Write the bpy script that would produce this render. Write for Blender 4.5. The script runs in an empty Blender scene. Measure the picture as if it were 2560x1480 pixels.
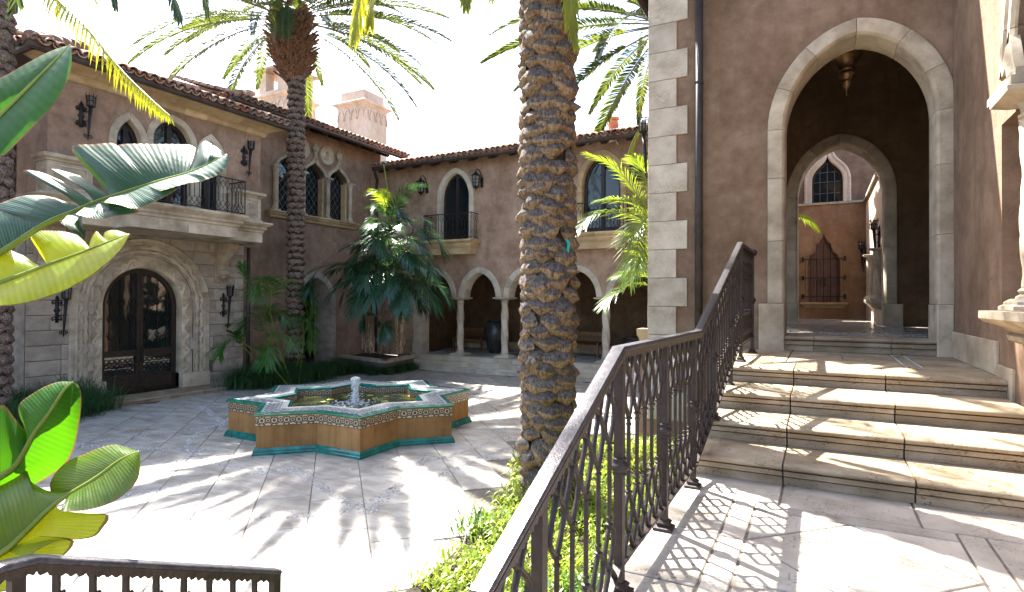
import bpy, bmesh, math, random
from math import sin, cos, pi, sqrt, atan2, radians
from mathutils import Vector, Matrix, Euler, noise
from mathutils.geometry import tessellate_polygon
V = Vector
SC = bpy.context.scene
COL = SC.collection
R = random.Random(7)

# ------------------------------------------------------------ camera, sky, sun, exposure
def setup_camera():
    yaw, pit, rol = radians(28.0357), radians(0.49356), radians(0.26693)
    f = V((-sin(yaw)*cos(pit), cos(yaw)*cos(pit), sin(pit)))
    r = V((cos(yaw), sin(yaw), 0)); u = r.cross(f)
    r2 = r*cos(rol)+u*sin(rol); u2 = u*cos(rol)-r*sin(rol)
    cam = bpy.data.objects.new('camera', bpy.data.cameras.new('camera'))
    m = Matrix((r2, u2, -f)).transposed().to_4x4(); m.translation = V((0, 0, 2.3))
    cam.matrix_world = m
    cam.data.sensor_width = 36; cam.data.lens = 1445.787*36/2560
    cam.data.clip_start = .05; cam.data.clip_end = 2000
    COL.objects.link(cam); SC.camera = cam
setup_camera()
SUN = V((-.61, .345, 1.0)).normalized()          # towards the sun
w = bpy.data.worlds.new('World'); SC.world = w; w.use_nodes = True
nt = w.node_tree; bg = nt.nodes['Background']
sky = nt.nodes.new('ShaderNodeTexSky'); sky.sky_type = 'NISHITA'; sky.sun_disc = False
sky.sun_elevation = math.asin(SUN.z); sky.sun_rotation = atan2(SUN.x, SUN.y)
sky.air_density = 1.0; sky.dust_density = 2.5; sky.ozone_density = 1.0
nt.links.new(sky.outputs[0], bg.inputs[0]); bg.inputs[1].default_value = 0.095
sl = bpy.data.lights.new('sun', 'SUN'); sl.energy = 5.0; sl.angle = radians(.55); sl.color = (1, .95, .87)
so = bpy.data.objects.new('sun', sl); so.rotation_euler = SUN.to_track_quat('Z', 'Y').to_euler(); so.location = (0, 0, 30)
COL.objects.link(so)
vs = SC.view_settings; vs.view_transform = 'Standard'; vs.look = 'None'; vs.gamma = 1; vs.use_curve_mapping = False
vs.exposure = 2.85
SC.cycles.max_bounces = 8; SC.cycles.transparent_max_bounces = 8

# ------------------------------------------------------------ object helpers
WM = {}
class MB:
    def __init__(s): s.v = []; s.f = []; s.m = []; s.uv = None
    def add(s, vs, fs, m=0):
        b = len(s.v); s.v.extend([tuple(p) for p in vs])
        for f in fs: s.f.append(tuple(i+b for i in f)); s.m.append(m)
        return s
    def box(s, a, b, m=0):
        (x0, y0, z0), (x1, y1, z1) = a, b
        return s.add([(x0,y0,z0),(x1,y0,z0),(x1,y1,z0),(x0,y1,z0),(x0,y0,z1),(x1,y0,z1),(x1,y1,z1),(x0,y1,z1)],
                     [(0,3,2,1),(4,5,6,7),(0,1,5,4),(1,2,6,5),(2,3,7,6),(3,0,4,7)], m)
    def loft(s, loops, closed=True, caps=True, m=0):
        n = len(loops[0]); b = len(s.v)
        for l in loops: s.v.extend([tuple(p) for p in l])
        for i in range(len(loops)-1):
            for j in range(n if closed else n-1):
                k = (j+1) % n
                s.f.append((b+i*n+j, b+i*n+k, b+(i+1)*n+k, b+(i+1)*n+j)); s.m.append(m)
        if caps and closed:
            s.f.append(tuple(b+j for j in range(n-1, -1, -1))); s.m.append(m)
            e = b+(len(loops)-1)*n
            s.f.append(tuple(e+j for j in range(n))); s.m.append(m)
        return s
    def tube(s, path, r, n=6, m=0, caps=True):
        path = [V(p) for p in path]; loops = []; up = None
        for i, p in enumerate(path):
            t = (path[min(i+1, len(path)-1)]-path[max(i-1, 0)])
            t = t.normalized() if t.length > 1e-9 else V((0, 0, 1))
            if up is None: up = t.orthogonal().normalized()
            a = up-t*up.dot(t); a = a.normalized() if a.length > 1e-6 else t.orthogonal().normalized(); up = a
            b = t.cross(a); rr = r[i] if isinstance(r, (list, tuple)) else r
            loops.append([p+(a*cos(2*pi*k/n)+b*sin(2*pi*k/n))*rr for k in range(n)])
        return s.loft(loops, True, caps, m)
    def lathe(s, prof, c=(0, 0, 0), n=12, m=0, lob=0, amp=0, tw=0):
        c = V(c); loops = []
        for r, z in prof:
            loops.append([c+V(((r*(1+amp*cos(lob*(2*pi*k/n)+tw*z))) * cos(2*pi*k/n), (r*(1+amp*cos(lob*(2*pi*k/n)+tw*z))) * sin(2*pi*k/n), z)) for k in range(n)])
        return s.loft(loops, True, True, m)
    def sphere(s, c, r, n=8, k=5, m=0, sc=(1, 1, 1)):
        c = V(c); loops = []
        for i in range(k+1):
            a = -pi/2+pi*i/k; rr = max(cos(a), .02)
            loops.append([c+V((cos(2*pi*j/n)*rr*r*sc[0], sin(2*pi*j/n)*rr*r*sc[1], sin(a)*r*sc[2])) for j in range(n)])
        return s.loft(loops, True, True, m)
    def mesh(s, name, smooth=False):
        me = bpy.data.meshes.new(name); me.from_pydata(s.v, [], s.f)
        if any(s.m): me.polygons.foreach_set('material_index', s.m)
        if smooth: me.polygons.foreach_set('use_smooth', [True]*len(s.f))
        if s.uv:
            ul = me.uv_layers.new(name='UV'); 
            for l in me.loops: ul.data[l.index].uv = s.uv[l.vertex_index]
        me.update(); return me

def props(o, label=None, cat=None, group=None, kind=None):
    if label: o['label'] = label
    if cat: o['category'] = cat
    if group: o['group'] = group
    if kind: o['kind'] = kind
    return o
def link(o, parent, world):
    WM[o] = world; COL.objects.link(o)
    if parent:
        o.parent = parent; o.matrix_parent_inverse = WM[parent].inverted()
    o.matrix_basis = world
    return o
def ob(name, mb, mats, parent=None, smooth=False, label=None, cat=None, group=None, kind=None, auto=None):
    """links a world-space MB (or mesh) as one object, its origin moved to the middle of its base"""
    me = mb.mesh(name, smooth) if isinstance(mb, MB) else mb
    for mt in (mats if isinstance(mats, (list, tuple)) else [mats]): me.materials.append(mt)
    n = len(me.vertices)
    if n:
        co = [0.0]*(3*n); me.vertices.foreach_get('co', co)
        c = V(((min(co[0::3])+max(co[0::3]))/2, (min(co[1::3])+max(co[1::3]))/2, min(co[2::3])))
        me.transform(Matrix.Translation(-c))
    else: c = V()
    if auto:
        me.polygons.foreach_set('use_smooth', [True]*len(me.polygons)); me.set_sharp_from_angle(angle=radians(auto))
    o = bpy.data.objects.new(name, me)
    link(o, parent, Matrix.Translation(c))
    return props(o, label, cat, group, kind)
def inst(name, me, world, parent=None, **k):
    o = bpy.data.objects.new(name, me); link(o, parent, world); return props(o, **k)
def thing(name, loc, label, cat, group=None):
    o = bpy.data.objects.new(name, None); o.empty_display_size = .2
    link(o, None, Matrix.Translation(V(loc))); return props(o, label, cat, group)
def dup(o, M, parent=None, label=None):
    """copy a thing with its parts and their sub-parts; M moves the copy in world space"""
    c = o.copy(); WM[c] = M @ WM[o]; COL.objects.link(c)
    if parent: c.parent = parent; c.matrix_parent_inverse = WM[parent].inverted()
    c.matrix_basis = WM[c]
    if label: c['label'] = label
    for ch in [x for x in list(WM) if x.parent == o]: dup(ch, M, c)
    return c

class Fr:
    """a facade's frame: u along the wall, w up, n out of the wall"""
    def __init__(s, o, U, N): s.o = V(o); s.U = V(U); s.N = V(N); s.Z = V((0, 0, 1))
    def P(s, u, w, n=0): return s.o+s.U*u+s.Z*w+s.N*n
    def box(s, mb, u0, u1, w0, w1, n0, n1, m=0):
        P = s.P
        return mb.add([P(u0,w0,n0),P(u1,w0,n0),P(u1,w0,n1),P(u0,w0,n1),P(u0,w1,n0),P(u1,w1,n0),P(u1,w1,n1),P(u0,w1,n1)],
                      [(0,1,2,3),(7,6,5,4),(0,4,5,1),(1,5,6,2),(2,6,7,3),(3,7,4,0)], m)
    def bevbox(s, mb, u0, u1, w0, w1, n0, n1, b=.008, m=0):
        P = s.P
        lo = lambda d, n: [P(u0+d, w0+d, n), P(u1-d, w0+d, n), P(u1-d, w1-d, n), P(u0+d, w1-d, n)]
        return mb.loft([lo(0, n0), lo(0, n1-b), lo(b, n1)], True, True, m)

def xyarch(c, spring, a, rise, n=14):
    """(u,w) points of a full, slightly pointed arch (round when rise=a), left spring to right spring"""
    tip = .105 if rise > a*1.03 else 0.0; o = []
    for i in range(2*n+1):
        x = -cos(pi*i/(2*n)); o.append((c+a*x, spring+rise*((1-tip)*sin(pi*i/(2*n))+tip*(1-abs(x)))))
    return o
def lancet(c, spring, a, rise, n=14):
    """a sharply pointed arch of two arcs"""
    if rise <= a*1.001:
        return [(c-a*cos(pi*i/(2*n)), spring+rise*sin(pi*i/(2*n))) for i in range(2*n+1)]
    Rr = (a*a+rise*rise)/(2*a); th = math.asin(rise/Rr)
    L = [(c-a+Rr-Rr*cos(th*i/n), spring+Rr*sin(th*i/n)) for i in range(n+1)]
    return L+[(2*c-u, w_) for u, w_ in L[-2::-1]]
def bez(p0, p1, p2, p3, n):
    o = []
    for i in range(n+1):
        t = i/n; s = 1-t
        o.append((s**3*p0[0]+3*s*s*t*p1[0]+3*s*t*t*p2[0]+t**3*p3[0], s**3*p0[1]+3*s*s*t*p1[1]+3*s*t*t*p2[1]+t**3*p3[1]))
    return o
def ogee(c, spring, a, rise, n=12):
    L = bez((c-a, spring), (c-a*1.02, spring+rise*.62), (c-a*.16, spring+rise*.58), (c, spring+rise), n*2)
    return L+[(2*c-u, w_) for u, w_ in L[-2::-1]]
def jamb(pts, bottom):
    return [(pts[0][0], bottom)]+pts+[(pts[-1][0], bottom)]

def wall_mb(fr, outer, holes, th, mb=None, m=0, reveal=True):
    mb = mb or MB()
    loops = [[V((u, w_, 0)) for u, w_ in outer]]+[[V((u, w_, 0)) for u, w_ in h] for h in holes]
    tri = tessellate_polygon(loops); flat = [p for l in loops for p in l]
    for nn in (0, -th):
        mb.add([fr.P(p.x, p.y, nn) for p in flat], tri, m)
    for l in (loops if reveal else loops[:1]):
        k = len(l)
        mb.add([fr.P(p.x, p.y, 0) for p in l]+[fr.P(p.x, p.y, -th) for p in l], [(i, (i+1) % k, k+(i+1) % k, k+i) for i in range(k)], m)
    return mb

def path_frames(pts, closed=False):
    n = len(pts); out = []
    for i in range(n):
        a = V(pts[(i-1) % n] if closed else pts[max(i-1, 0)]); b = V(pts[i]); c = V(pts[(i+1) % n] if closed else pts[min(i+1, n-1)])
        t1 = (b-a); t2 = (c-b)
        t1 = t1.normalized() if t1.length > 1e-9 else t2.normalized()
        t2 = t2.normalized() if t2.length > 1e-9 else t1
        n1 = V((-t1.y, t1.x)); n2 = V((-t2.y, t2.x)); m = n1+n2
        m = m.normalized() if m.length > 1e-6 else n1
        out.append((b, m/max(m.dot(n1), .45)))
    return out
def sweep(fr, pts, prof, closed=False, capped=True, mb=None, m=0, frames=None):
    """profile [(o outwards, n out of wall)] (a closed outline) along a path in the wall plane"""
    mb = mb or MB(); loops = []
    for p, nn in (frames or path_frames(pts, closed)):
        loops.append([fr.P(p.x+nn.x*o, p.y+nn.y*o, d) for o, d in prof])
    if closed: loops.append(loops[0])
    return mb.loft(loops, True, capped and not closed, m)
def resample(pts, step):
    out = [V(pts[0])]
    for i in range(len(pts)-1):
        a, b = V(pts[i]), V(pts[i+1]); k = max(1, int((b-a).length/step+.5))
        out += [a.lerp(b, j/k) for j in range(1, k+1)]
    return out
def split_path(pts, lens=None, k=None, gap=.004):
    """cut a polyline into k stones with thin joints"""
    P = [V(p) for p in pts]; L = [0]; FN = [q for _, q in path_frames(pts)]
    for i in range(1, len(P)): L.append(L[-1]+(P[i]-P[i-1]).length)
    cuts = lens if lens else [L[-1]*i/k for i in range(k+1)]
    def at(s):
        for i in range(1, len(P)):
            if s <= L[i]+1e-9:
                t = (s-L[i-1])/max(L[i]-L[i-1], 1e-9); return (P[i-1].lerp(P[i], t), FN[i-1].lerp(FN[i], t))
        return (P[-1], FN[-1])
    res = []
    for a, b in zip(cuts[:-1], cuts[1:]):
        a += gap/2; b -= gap/2
        res.append([at(a)]+[(P[i], FN[i]) for i in range(len(P)) if a+.004 < L[i] < b-.004]+[at(b)])
    return res
def stones(name, fr, pts, prof, mats, parent, k=None, lens=None, gap=.005):
    for seg in split_path(pts, lens, k, gap): ob(name, sweep(fr, None, prof, frames=seg), mats, parent, auto=40)
def stacked(fr, u0, u1, levels, mb=None, m=0, back=0):
    """moulding with returns: levels [(w, n, e)] e = how far it runs past u0,u1"""
    mb = mb or MB()
    return mb.loft([[fr.P(u0-e, w_, back), fr.P(u0-e, w_, n), fr.P(u1+e, w_, n), fr.P(u1+e, w_, back)] for w_, n, e in levels], True, True, m)
def sqstack(c, levels, mb=None, m=0, rot=0):
    mb = mb or MB(); c = V(c); q = Matrix.Rotation(rot, 3, 'Z')
    return mb.loft([[c+q@V((sx*h, sy*h, z)) for sx, sy in ((-1,-1),(1,-1),(1,1),(-1,1))] for h, z in levels], True, True, m)
# ------------------------------------------------------------ materials
class N:
    def __init__(s, name):
        s.mat = bpy.data.materials.new(name); s.mat.use_nodes = True; s.t = s.mat.node_tree; s.t.nodes.clear()
        s.out = s.t.nodes.new('ShaderNodeOutputMaterial')
    def n(s, typ, ins=None, **kw):
        nd = s.t.nodes.new('ShaderNode'+typ)
        for k, v in kw.items(): setattr(nd, k, v)
        for k, v in (ins or {}).items():
            if isinstance(v, bpy.types.NodeSocket): s.t.links.new(v, nd.inputs[k])
            else: nd.inputs[k].default_value = v
        return nd
    def pos(s): return s.n('NewGeometry').outputs['Position']
    def map(s, vec, sc): return s.n('Mapping', {'Vector': vec, 'Scale': sc}).outputs[0]
    def noise(s, vec, sc, det=4, rough=.55): return s.n('TexNoise', {'Vector': vec, 'Scale': sc, 'Detail': det, 'Roughness': rough}).outputs['Fac']
    def ramp(s, f, stops):
        r = s.n('ValToRGB', {'Fac': f}); e = r.color_ramp.elements
        while len(e) < len(stops): e.new(.5)
        for el, (p, c) in zip(e, stops):
            el.position = p; el.color = (*c, 1) if isinstance(c, tuple) else (c, c, c, 1)
        return r.outputs[0]
    def mix(s, f, a, b, mode='MIX'):
        m = s.n('MixRGB', blend_type=mode)
        for k, v in (('Fac', f), ('Color1', a), ('Color2', b)):
            if isinstance(v, bpy.types.NodeSocket): s.t.links.new(v, m.inputs[k])
            else: m.inputs[k].default_value = v if not isinstance(v, tuple) else (*v, 1)
        return m.outputs[0]
    def math(s, op, a, b=0.0):
        m = s.n('Math', operation=op)
        for i, v in enumerate((a, b)):
            if isinstance(v, bpy.types.NodeSocket): s.t.links.new(v, m.inputs[i])
            else: m.inputs[i].default_value = v
        return m.outputs[0]
    def rnd(s): return s.n('ObjectInfo').outputs['Random']
    def bump(s, h, st, dist=.02): return s.n('Bump', {'Height': h, 'Strength': st, 'Distance': dist}).outputs[0]
    def bsdf(s, col, rough=.8, nrm=None, metal=0.0, spec=.3):
        ins = {'Base Color': col if isinstance(col, bpy.types.NodeSocket) else (*col, 1), 'Roughness': rough, 'Metallic': metal, 'Specular IOR Level': spec}
        if nrm: ins['Normal'] = nrm
        return s.n('BsdfPrincipled', ins).outputs[0]
    def done(s, sh): s.t.links.new(sh, s.out.inputs[0]); return s.mat

def m_stucco(name, a, b, c):
    k = N(name); p = k.pos()
    big = k.noise(p, .9, 5, .6); mid = k.noise(p, 4.5, 4, .65); fine = k.noise(p, 38, 3)
    col = k.ramp(k.math('ADD', k.math('MULTIPLY', big, .62), k.math('MULTIPLY', mid, .38)), [(.37, a), (.5, b), (.63, c)])
    st = k.noise(k.map(p, (2.2, 2.2, .35)), 1.6, 4, .6)
    col = k.mix(k.ramp(st, [(.52, 0.0), (.72, .45)]), col, tuple(x*.72 for x in a))
    crk = k.noise(k.map(p, (1, 1, 1.5)), 11, 5, .7)
    col = k.mix(k.ramp(crk, [(.60, 0.0), (.72, .35)]), col, tuple(min(1, x*1.25) for x in c))
    tw = k.noise(k.map(k.n('VectorMath', {0: p, 1: k.n('VectorMath', {0: k.n('TexNoise', {'Vector': p, 'Scale': 1.3, 'Detail': 2.0}).outputs['Color'], 1: (1.6, 1.6, 1.6)}, operation='MULTIPLY').outputs[0]}, operation='ADD').outputs[0], (1, 1, 3.2)), 5.5, 4, .7)
    col = k.mix(k.ramp(tw, [(.55, 0.0), (.72, .26)]), col, tuple(x*.62 for x in a)); col = k.mix(k.ramp(tw, [(.28, .2), (.4, 0.0)]), col, tuple(min(1, x*1.15) for x in c))
    vo = k.n('TexVoronoi', {'Vector': k.n('VectorMath', {0: p, 1: k.n('VectorMath', {0: k.n('TexNoise', {'Vector': p, 'Scale': 2.2, 'Detail': 5.0}).outputs['Color'], 1: (.9, .9, .9)}, operation='MULTIPLY').outputs[0]}, operation='ADD').outputs[0], 'Scale': .55}, feature='DISTANCE_TO_EDGE').outputs['Distance']
    ck = k.math('MULTIPLY', k.ramp(vo, [(.004, 1.0), (.012, 0.0)]), k.ramp(big, [(.55, 0.0), (.62, .35)]))
    col = k.mix(ck, col, tuple(x*.4 for x in a))
    h = k.math('ADD', k.math('ADD', k.math('MULTIPLY', mid, .8), k.math('MULTIPLY', fine, .25)), k.math('MULTIPLY', tw, .6))
    return k.done(k.bsdf(col, .88, k.bump(h, .5, .03), spec=.15))
def m_stone(name, a, b, c, pit=.5, vein=(1, 1, 5), rough=.6, sc=2.2, spec=.3, pits=55, dirt=.35):
    """travertine: cloudy beds, pits, each block its own shade"""
    k = N(name); p = k.pos(); off = k.n('VectorMath', {0: p, 1: k.n('CombineXYZ', {'X': k.math('MULTIPLY', k.rnd(), 37.0), 'Y': k.math('MULTIPLY', k.rnd(), 11.0)}).outputs[0]}, operation='ADD').outputs[0]
    v = k.noise(k.map(off, vein), sc, 6, .6); cl = k.noise(off, 3.1, 4, .6)
    col = k.ramp(k.math('ADD', k.math('MULTIPLY', v, .6), k.math('MULTIPLY', cl, .4)), [(.34, a), (.5, b), (.66, c)])
    pt = k.noise(k.map(off, (1, 1, 1.8)), pits, 3, .6); zone = k.noise(off, 4.0, 3)
    pm = k.math('MULTIPLY', k.ramp(pt, [(.575, 0.0), (.64, 1.0)]), k.ramp(zone, [(.42, 0.0), (.62, 1.0)]))
    col = k.mix(k.math('MULTIPLY', pm, pit), col, tuple(x*.25 for x in a))
    d = k.noise(off, 1.3, 5, .7); col = k.mix(k.ramp(d, [(.5, 0.0), (.75, dirt)]), col, tuple(x*.55 for x in a))
    col = k.mix(1.0, col, k.ramp(k.rnd(), [(0, .74), (1, 1.0)]), 'MULTIPLY')
    h = k.math('SUBTRACT', k.math('MULTIPLY', v, .4), k.math('MULTIPLY', pm, .8))
    return k.done(k.bsdf(col, rough, k.bump(h, .5, .015), spec=spec))
def m_plain(name, a, b, sc=8, rough=.6, bump=.3, metal=0.0, spec=.4, dist=.01, rand=.0):
    k = N(name); p = k.pos(); n1 = k.noise(p, sc, 5, .6)
    col = k.ramp(n1, [(.35, a), (.65, b)])
    if rand: col = k.mix(1.0, col, k.ramp(k.rnd(), [(0, 1-rand), (1, 1.0)]), 'MULTIPLY')
    return k.done(k.bsdf(col, rough, k.bump(k.noise(p, sc*5, 4), bump, dist), metal, spec))
def m_leaf(name, a, b, tr, mixf=.45, rough=.4, spec=.4, sc=6, rand=.25, veins=False):
    k = N(name); p = k.pos(); n1 = k.noise(p, sc, 4)
    col = k.ramp(n1, [(.3, a), (.7, b)]); rr = k.ramp(k.rnd(), [(0, 1-rand), (1, 1.0)])
    col = k.mix(1.0, col, rr, 'MULTIPLY'); tc = k.mix(1.0, (*tr,) , rr, 'MULTIPLY')
    nr = None
    if veins:
        uv = k.n('TexCoord').outputs['UV']
        wv = k.n('TexWave', {'Vector': uv, 'Scale': 9.0, 'Distortion': 1.2, 'Detail': 3.0, 'Detail Scale': 1.0}, bands_direction='X').outputs['Fac']
        w2 = k.n('TexWave', {'Vector': uv, 'Scale': 2.6, 'Distortion': 3.0, 'Detail': 2.0}, bands_direction='X').outputs['Fac']
        bl = k.noise(p, 5, 4, .6)
        col = k.mix(k.math('MULTIPLY', wv, .22), col, tuple(x*.6 for x in a)); tc = k.mix(k.math('MULTIPLY', wv, .3), tc, tuple(x*.5 for x in tr))
        tc = k.mix(k.ramp(bl, [(.45, 0.0), (.7, .55)]), tc, tuple(x*.45 for x in tr))
        ed = k.ramp(k.math('ADD', k.n('SeparateXYZ', {0: uv}).outputs[1], k.math('MULTIPLY', k.noise(p, 16, 3), .08)), [(.985, 0.0), (1.0, .85)])
        col = k.mix(ed, col, (.16, .09, .03)); tc = k.mix(ed, tc, (.12, .06, .015))
        nr = k.bump(k.math('ADD', wv, k.math('MULTIPLY', w2, 1.5)), .22, .006)
    else: nr = k.bump(k.noise(p, 60, 2), .1, .004)
    d = k.bsdf(col, rough, nr, spec=spec)
    t = k.n('BsdfTranslucent', {'Color': tc}).outputs[0]
    return k.done(k.n('MixShader', {0: mixf, 1: d, 2: t}).outputs[0])

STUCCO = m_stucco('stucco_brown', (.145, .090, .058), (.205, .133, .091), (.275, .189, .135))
STUCCO_M = m_stucco('stucco_bounce_mid', (.19, .118, .078), (.275, .179, .124), (.365, .252, .182))  # brown plaster lightened: courtyard bounce painted into the left and middle wings
STUCCO_L = m_stucco('stucco_bounce_light', (.235, .15, .102), (.34, .227, .163), (.44, .312, .235))  # same plaster, lightest: bounced light and haze painted into the arcade wing's colour
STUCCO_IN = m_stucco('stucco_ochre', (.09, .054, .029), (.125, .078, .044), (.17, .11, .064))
STUCCO_OR = m_stucco('stucco_orange', (.22, .125, .066), (.31, .187, .11), (.40, .26, .165))
NICHE = m_stucco('niche_shutter_brown', (.12, .072, .056), (.17, .105, .085), (.22, .14, .115))
STUCCO_PALE = m_stucco('stucco_pale', (.50, .37, .27), (.6, .45, .34), (.68, .54, .44))
TRAV = m_stone('travertine', (.21, .15, .09), (.34, .262, .172), (.48, .40, .295), pit=.95, vein=(1, 1, 4))
TERRS = m_stone('terrace_travertine', (.28, .235, .185), (.42, .37, .31), (.53, .48, .41), pit=.85, vein=(1.2, 1, 1), dirt=.4)
PASS = m_stone('polished_passage_floor', (.2, .175, .15), (.3, .275, .24), (.42, .39, .35), pit=.3, vein=(.7, 2, 1), rough=.2, spec=.5)
PAVE = m_stone('paving_travertine', (.19, .17, .145), (.355, .33, .29), (.53, .50, .45), pit=.5, vein=(.7, 2.6, 1), rough=.5, spec=.4)
QUOIN = m_stone('quoin_travertine', (.40, .325, .245), (.56, .475, .38), (.67, .585, .485), pit=.6, vein=(1, 1, 1.3), sc=3.2, dirt=.25)
CREAM = m_stone('cream_stone', (.44, .37, .28), (.58, .51, .41), (.68, .61, .51), pit=.3, vein=(1, 1, 1.2), rough=.75, spec=.2, dirt=.35)
TRIM = m_stone('cast_stone', (.30, .235, .165), (.49, .405, .30), (.64, .55, .43), pit=.3, vein=(1, 1, 1.2), rough=.8, spec=.2, dirt=.5)
ASHLAR = m_stone('ashlar_limestone', (.27, .22, .17), (.40, .335, .27), (.50, .43, .35), pit=.5, vein=(1, 1, 2), rough=.8, spec=.2, sc=3)
SANDST = m_stone('golden_sandstone', (.42, .29, .15), (.55, .40, .23), (.64, .50, .32), pit=.3, vein=(1, 1, 2), rough=.8, spec=.2, dirt=.3)
DARKJ = m_plain('joint_mortar', (.10, .085, .07), (.17, .145, .12), 30, .95, .4)
HANDR = m_plain('polished_handrail', (.05, .046, .05), (.10, .095, .105), 30, .34, .5, .55, .6, .003)
IRON = m_plain('wrought_iron', (.014, .0095, .009), (.034, .022, .019), 20, .5, .35, .1, .35, .004)
BLACKI = m_plain('black_iron', (.008, .008, .009), (.02, .018, .017), 25, .5, .3, .2, .4, .004)
GUTTER = m_plain('bronze_gutter', (.05, .034, .028), (.085, .06, .05), 5, .5, .15, .3, .4)
PIPE = m_plain('dark_downpipe', (.035, .027, .026), (.06, .046, .043), 6, .55, .2, .1, .3)
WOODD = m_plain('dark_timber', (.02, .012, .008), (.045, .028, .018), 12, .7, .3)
BENCHW = m_plain('bench_timber', (.12, .055, .02), (.2, .1, .04), 14, .55, .3, rand=.3)
DOORM = m_plain('bronze_door', (.016, .010, .009), (.035, .023, .019), 9, .42, .3, .2, .4)
CLAYD = m_plain('dark_glazed_urn', (.02, .02, .024), (.05, .045, .045), 5, .3, .2, spec=.5)
TERRA = m_plain('terracotta', (.42, .15, .08), (.55, .24, .14), 7, .8, .3)
BLACKG = m_plain('soil', (.02, .014, .009), (.05, .036, .022), 40, .95, .8, dist=.03)
BRASS = m_plain('aged_brass', (.10, .055, .025), (.22, .13, .06), 14, .38, .3, .7, .5)
LAMPG = m_plain('lantern_glass', (.10, .10, .095), (.16, .16, .15), 4, .12, .05, spec=.5)
CAMW = m_plain('camera_housing', (.5, .42, .3), (.6, .5, .38), 4, .4, .05)
CAMB = m_plain('camera_lens', (.01, .01, .01), (.015, .015, .015), 4, .1, .0)
GRNT = m_plain('green_tape', (.0, .28, .22), (.0, .36, .28), 8, .6, .1)

def m_tile():
    k = N('roof_tile'); p = k.pos(); r = k.rnd()
    base = k.ramp(r, [(0, (.30, .12, .07)), (.3, (.46, .23, .14)), (.5, (.22, .14, .11)), (.75, (.50, .36, .27)), (1, (.16, .115, .095))])
    n1 = k.noise(p, 9, 5, .65)
    col = k.mix(k.ramp(n1, [(.42, 0.0), (.68, .8)]), base, (.13, .105, .09))
    return k.done(k.bsdf(col, .85, k.bump(k.noise(p, 45, 3), .35, .01), spec=.2))
TILE = m_tile()
def m_glass(name, c, rough=.03):
    k = N(name); p = k.pos(); nr = k.bump(k.noise(p, 1.7, 2), .06, .05)
    return k.done(k.bsdf(k.ramp(k.noise(p, 2.2, 3), [(.3, tuple(x*.6 for x in c)), (.7, c)]), rough, nr, spec=.6))
GLASS = m_glass('window_glass', (.010, .016, .018)); GLASS2 = m_glass('door_glass', (.007, .014, .013))
LEAD = m_plain('window_lead', (.10, .12, .13), (.18, .2, .21), 9, .5, .1, .4)
def m_bark(name, a, b, sc=22):
    k = N(name); p = k.pos(); n1 = k.noise(p, sc, 6, .7); n2 = k.noise(k.map(p, (1, 1, .22)), sc*2.6, 4, .7)
    col = k.ramp(k.math('ADD', k.math('MULTIPLY', n1, .5), k.math('MULTIPLY', n2, .5)), [(.38, tuple(x*.22 for x in a)), (.47, a), (.62, b)])
    col = k.mix(1.0, col, k.ramp(k.rnd(), [(0, .7), (1, 1.0)]), 'MULTIPLY')
    return k.done(k.bsdf(col, .85, k.bump(k.math('ADD', n1, n2), .9, .03), spec=.25))
BARK_CUT = m_bark('palm_cut_face', (.10, .082, .072), (.22, .185, .165))
BARK_FIB = m_bark('palm_fibre', (.23, .145, .08), (.43, .30, .18))
BARK_CORE = m_bark('palm_core', (.035, .025, .018), (.09, .06, .04), 30)
BARK2 = m_bark('palm_scar_brown', (.15, .10, .075), (.42, .33, .275), 30)
BOOT = m_bark('palm_boot', (.12, .058, .032), (.30, .17, .095), 16)
DEADST = m_bark('dry_stem', (.3, .2, .12), (.5, .38, .25), 18)
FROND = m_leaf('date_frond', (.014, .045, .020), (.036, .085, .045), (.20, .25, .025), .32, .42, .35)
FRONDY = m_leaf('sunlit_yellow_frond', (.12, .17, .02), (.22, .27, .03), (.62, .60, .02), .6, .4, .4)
STEM = m_leaf('frond_stem', (.13, .12, .03), (.25, .2, .07), (.2, .2, .05), .1)
KENT = m_leaf('kentia_frond', (.012, .055, .026), (.028, .10, .052), (.06, .17, .03), .25, .32, .55)
KENTB = m_leaf('young_palm_frond', (.022, .085, .013), (.05, .15, .025), (.10, .28, .02), .35, .35, .5)
ARECA = m_leaf('areca_frond', (.07, .16, .02), (.14, .25, .05), (.40, .5, .03), .45, .3, .55)
GRASS = m_leaf('dark_grass', (.02, .065, .022), (.045, .13, .04), (.08, .2, .04), .3, .4, .5)
GRASSL = m_leaf('strap_grass', (.03, .085, .02), (.07, .16, .04), (.2, .36, .04), .4, .3, .55)
COVER = m_leaf('yellow_ground_cover', (.12, .2, .015), (.24, .34, .03), (.55, .62, .04), .45, .45, .4, sc=3)
LEAFD = m_leaf('broad_leaf_deep_green', (.008, .048, .004), (.02, .085, .008), (.065, .23, .002), .46, .5, .15, 4, .1, True)
LEAFB = m_leaf('broad_leaf_blue_green', (.009, .044, .022), (.019, .067, .036), (.06, .16, .012), .2, .42, .2, 4, .1, True)
LEAFY = m_leaf('broad_leaf_yellow_green', (.10, .19, .012), (.17, .27, .02), (.62, .66, .012), .62, .38, .4, 3, .1, True)
LEAFO = m_leaf('broad_leaf_olive', (.038, .078, .007), (.062, .105, .011), (.15, .25, .007), .45, .36, .45, 3, .1, True)
RIB = m_leaf('leaf_rib', (.16, .22, .03), (.26, .32, .06), (.4, .45, .05), .35)
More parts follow.
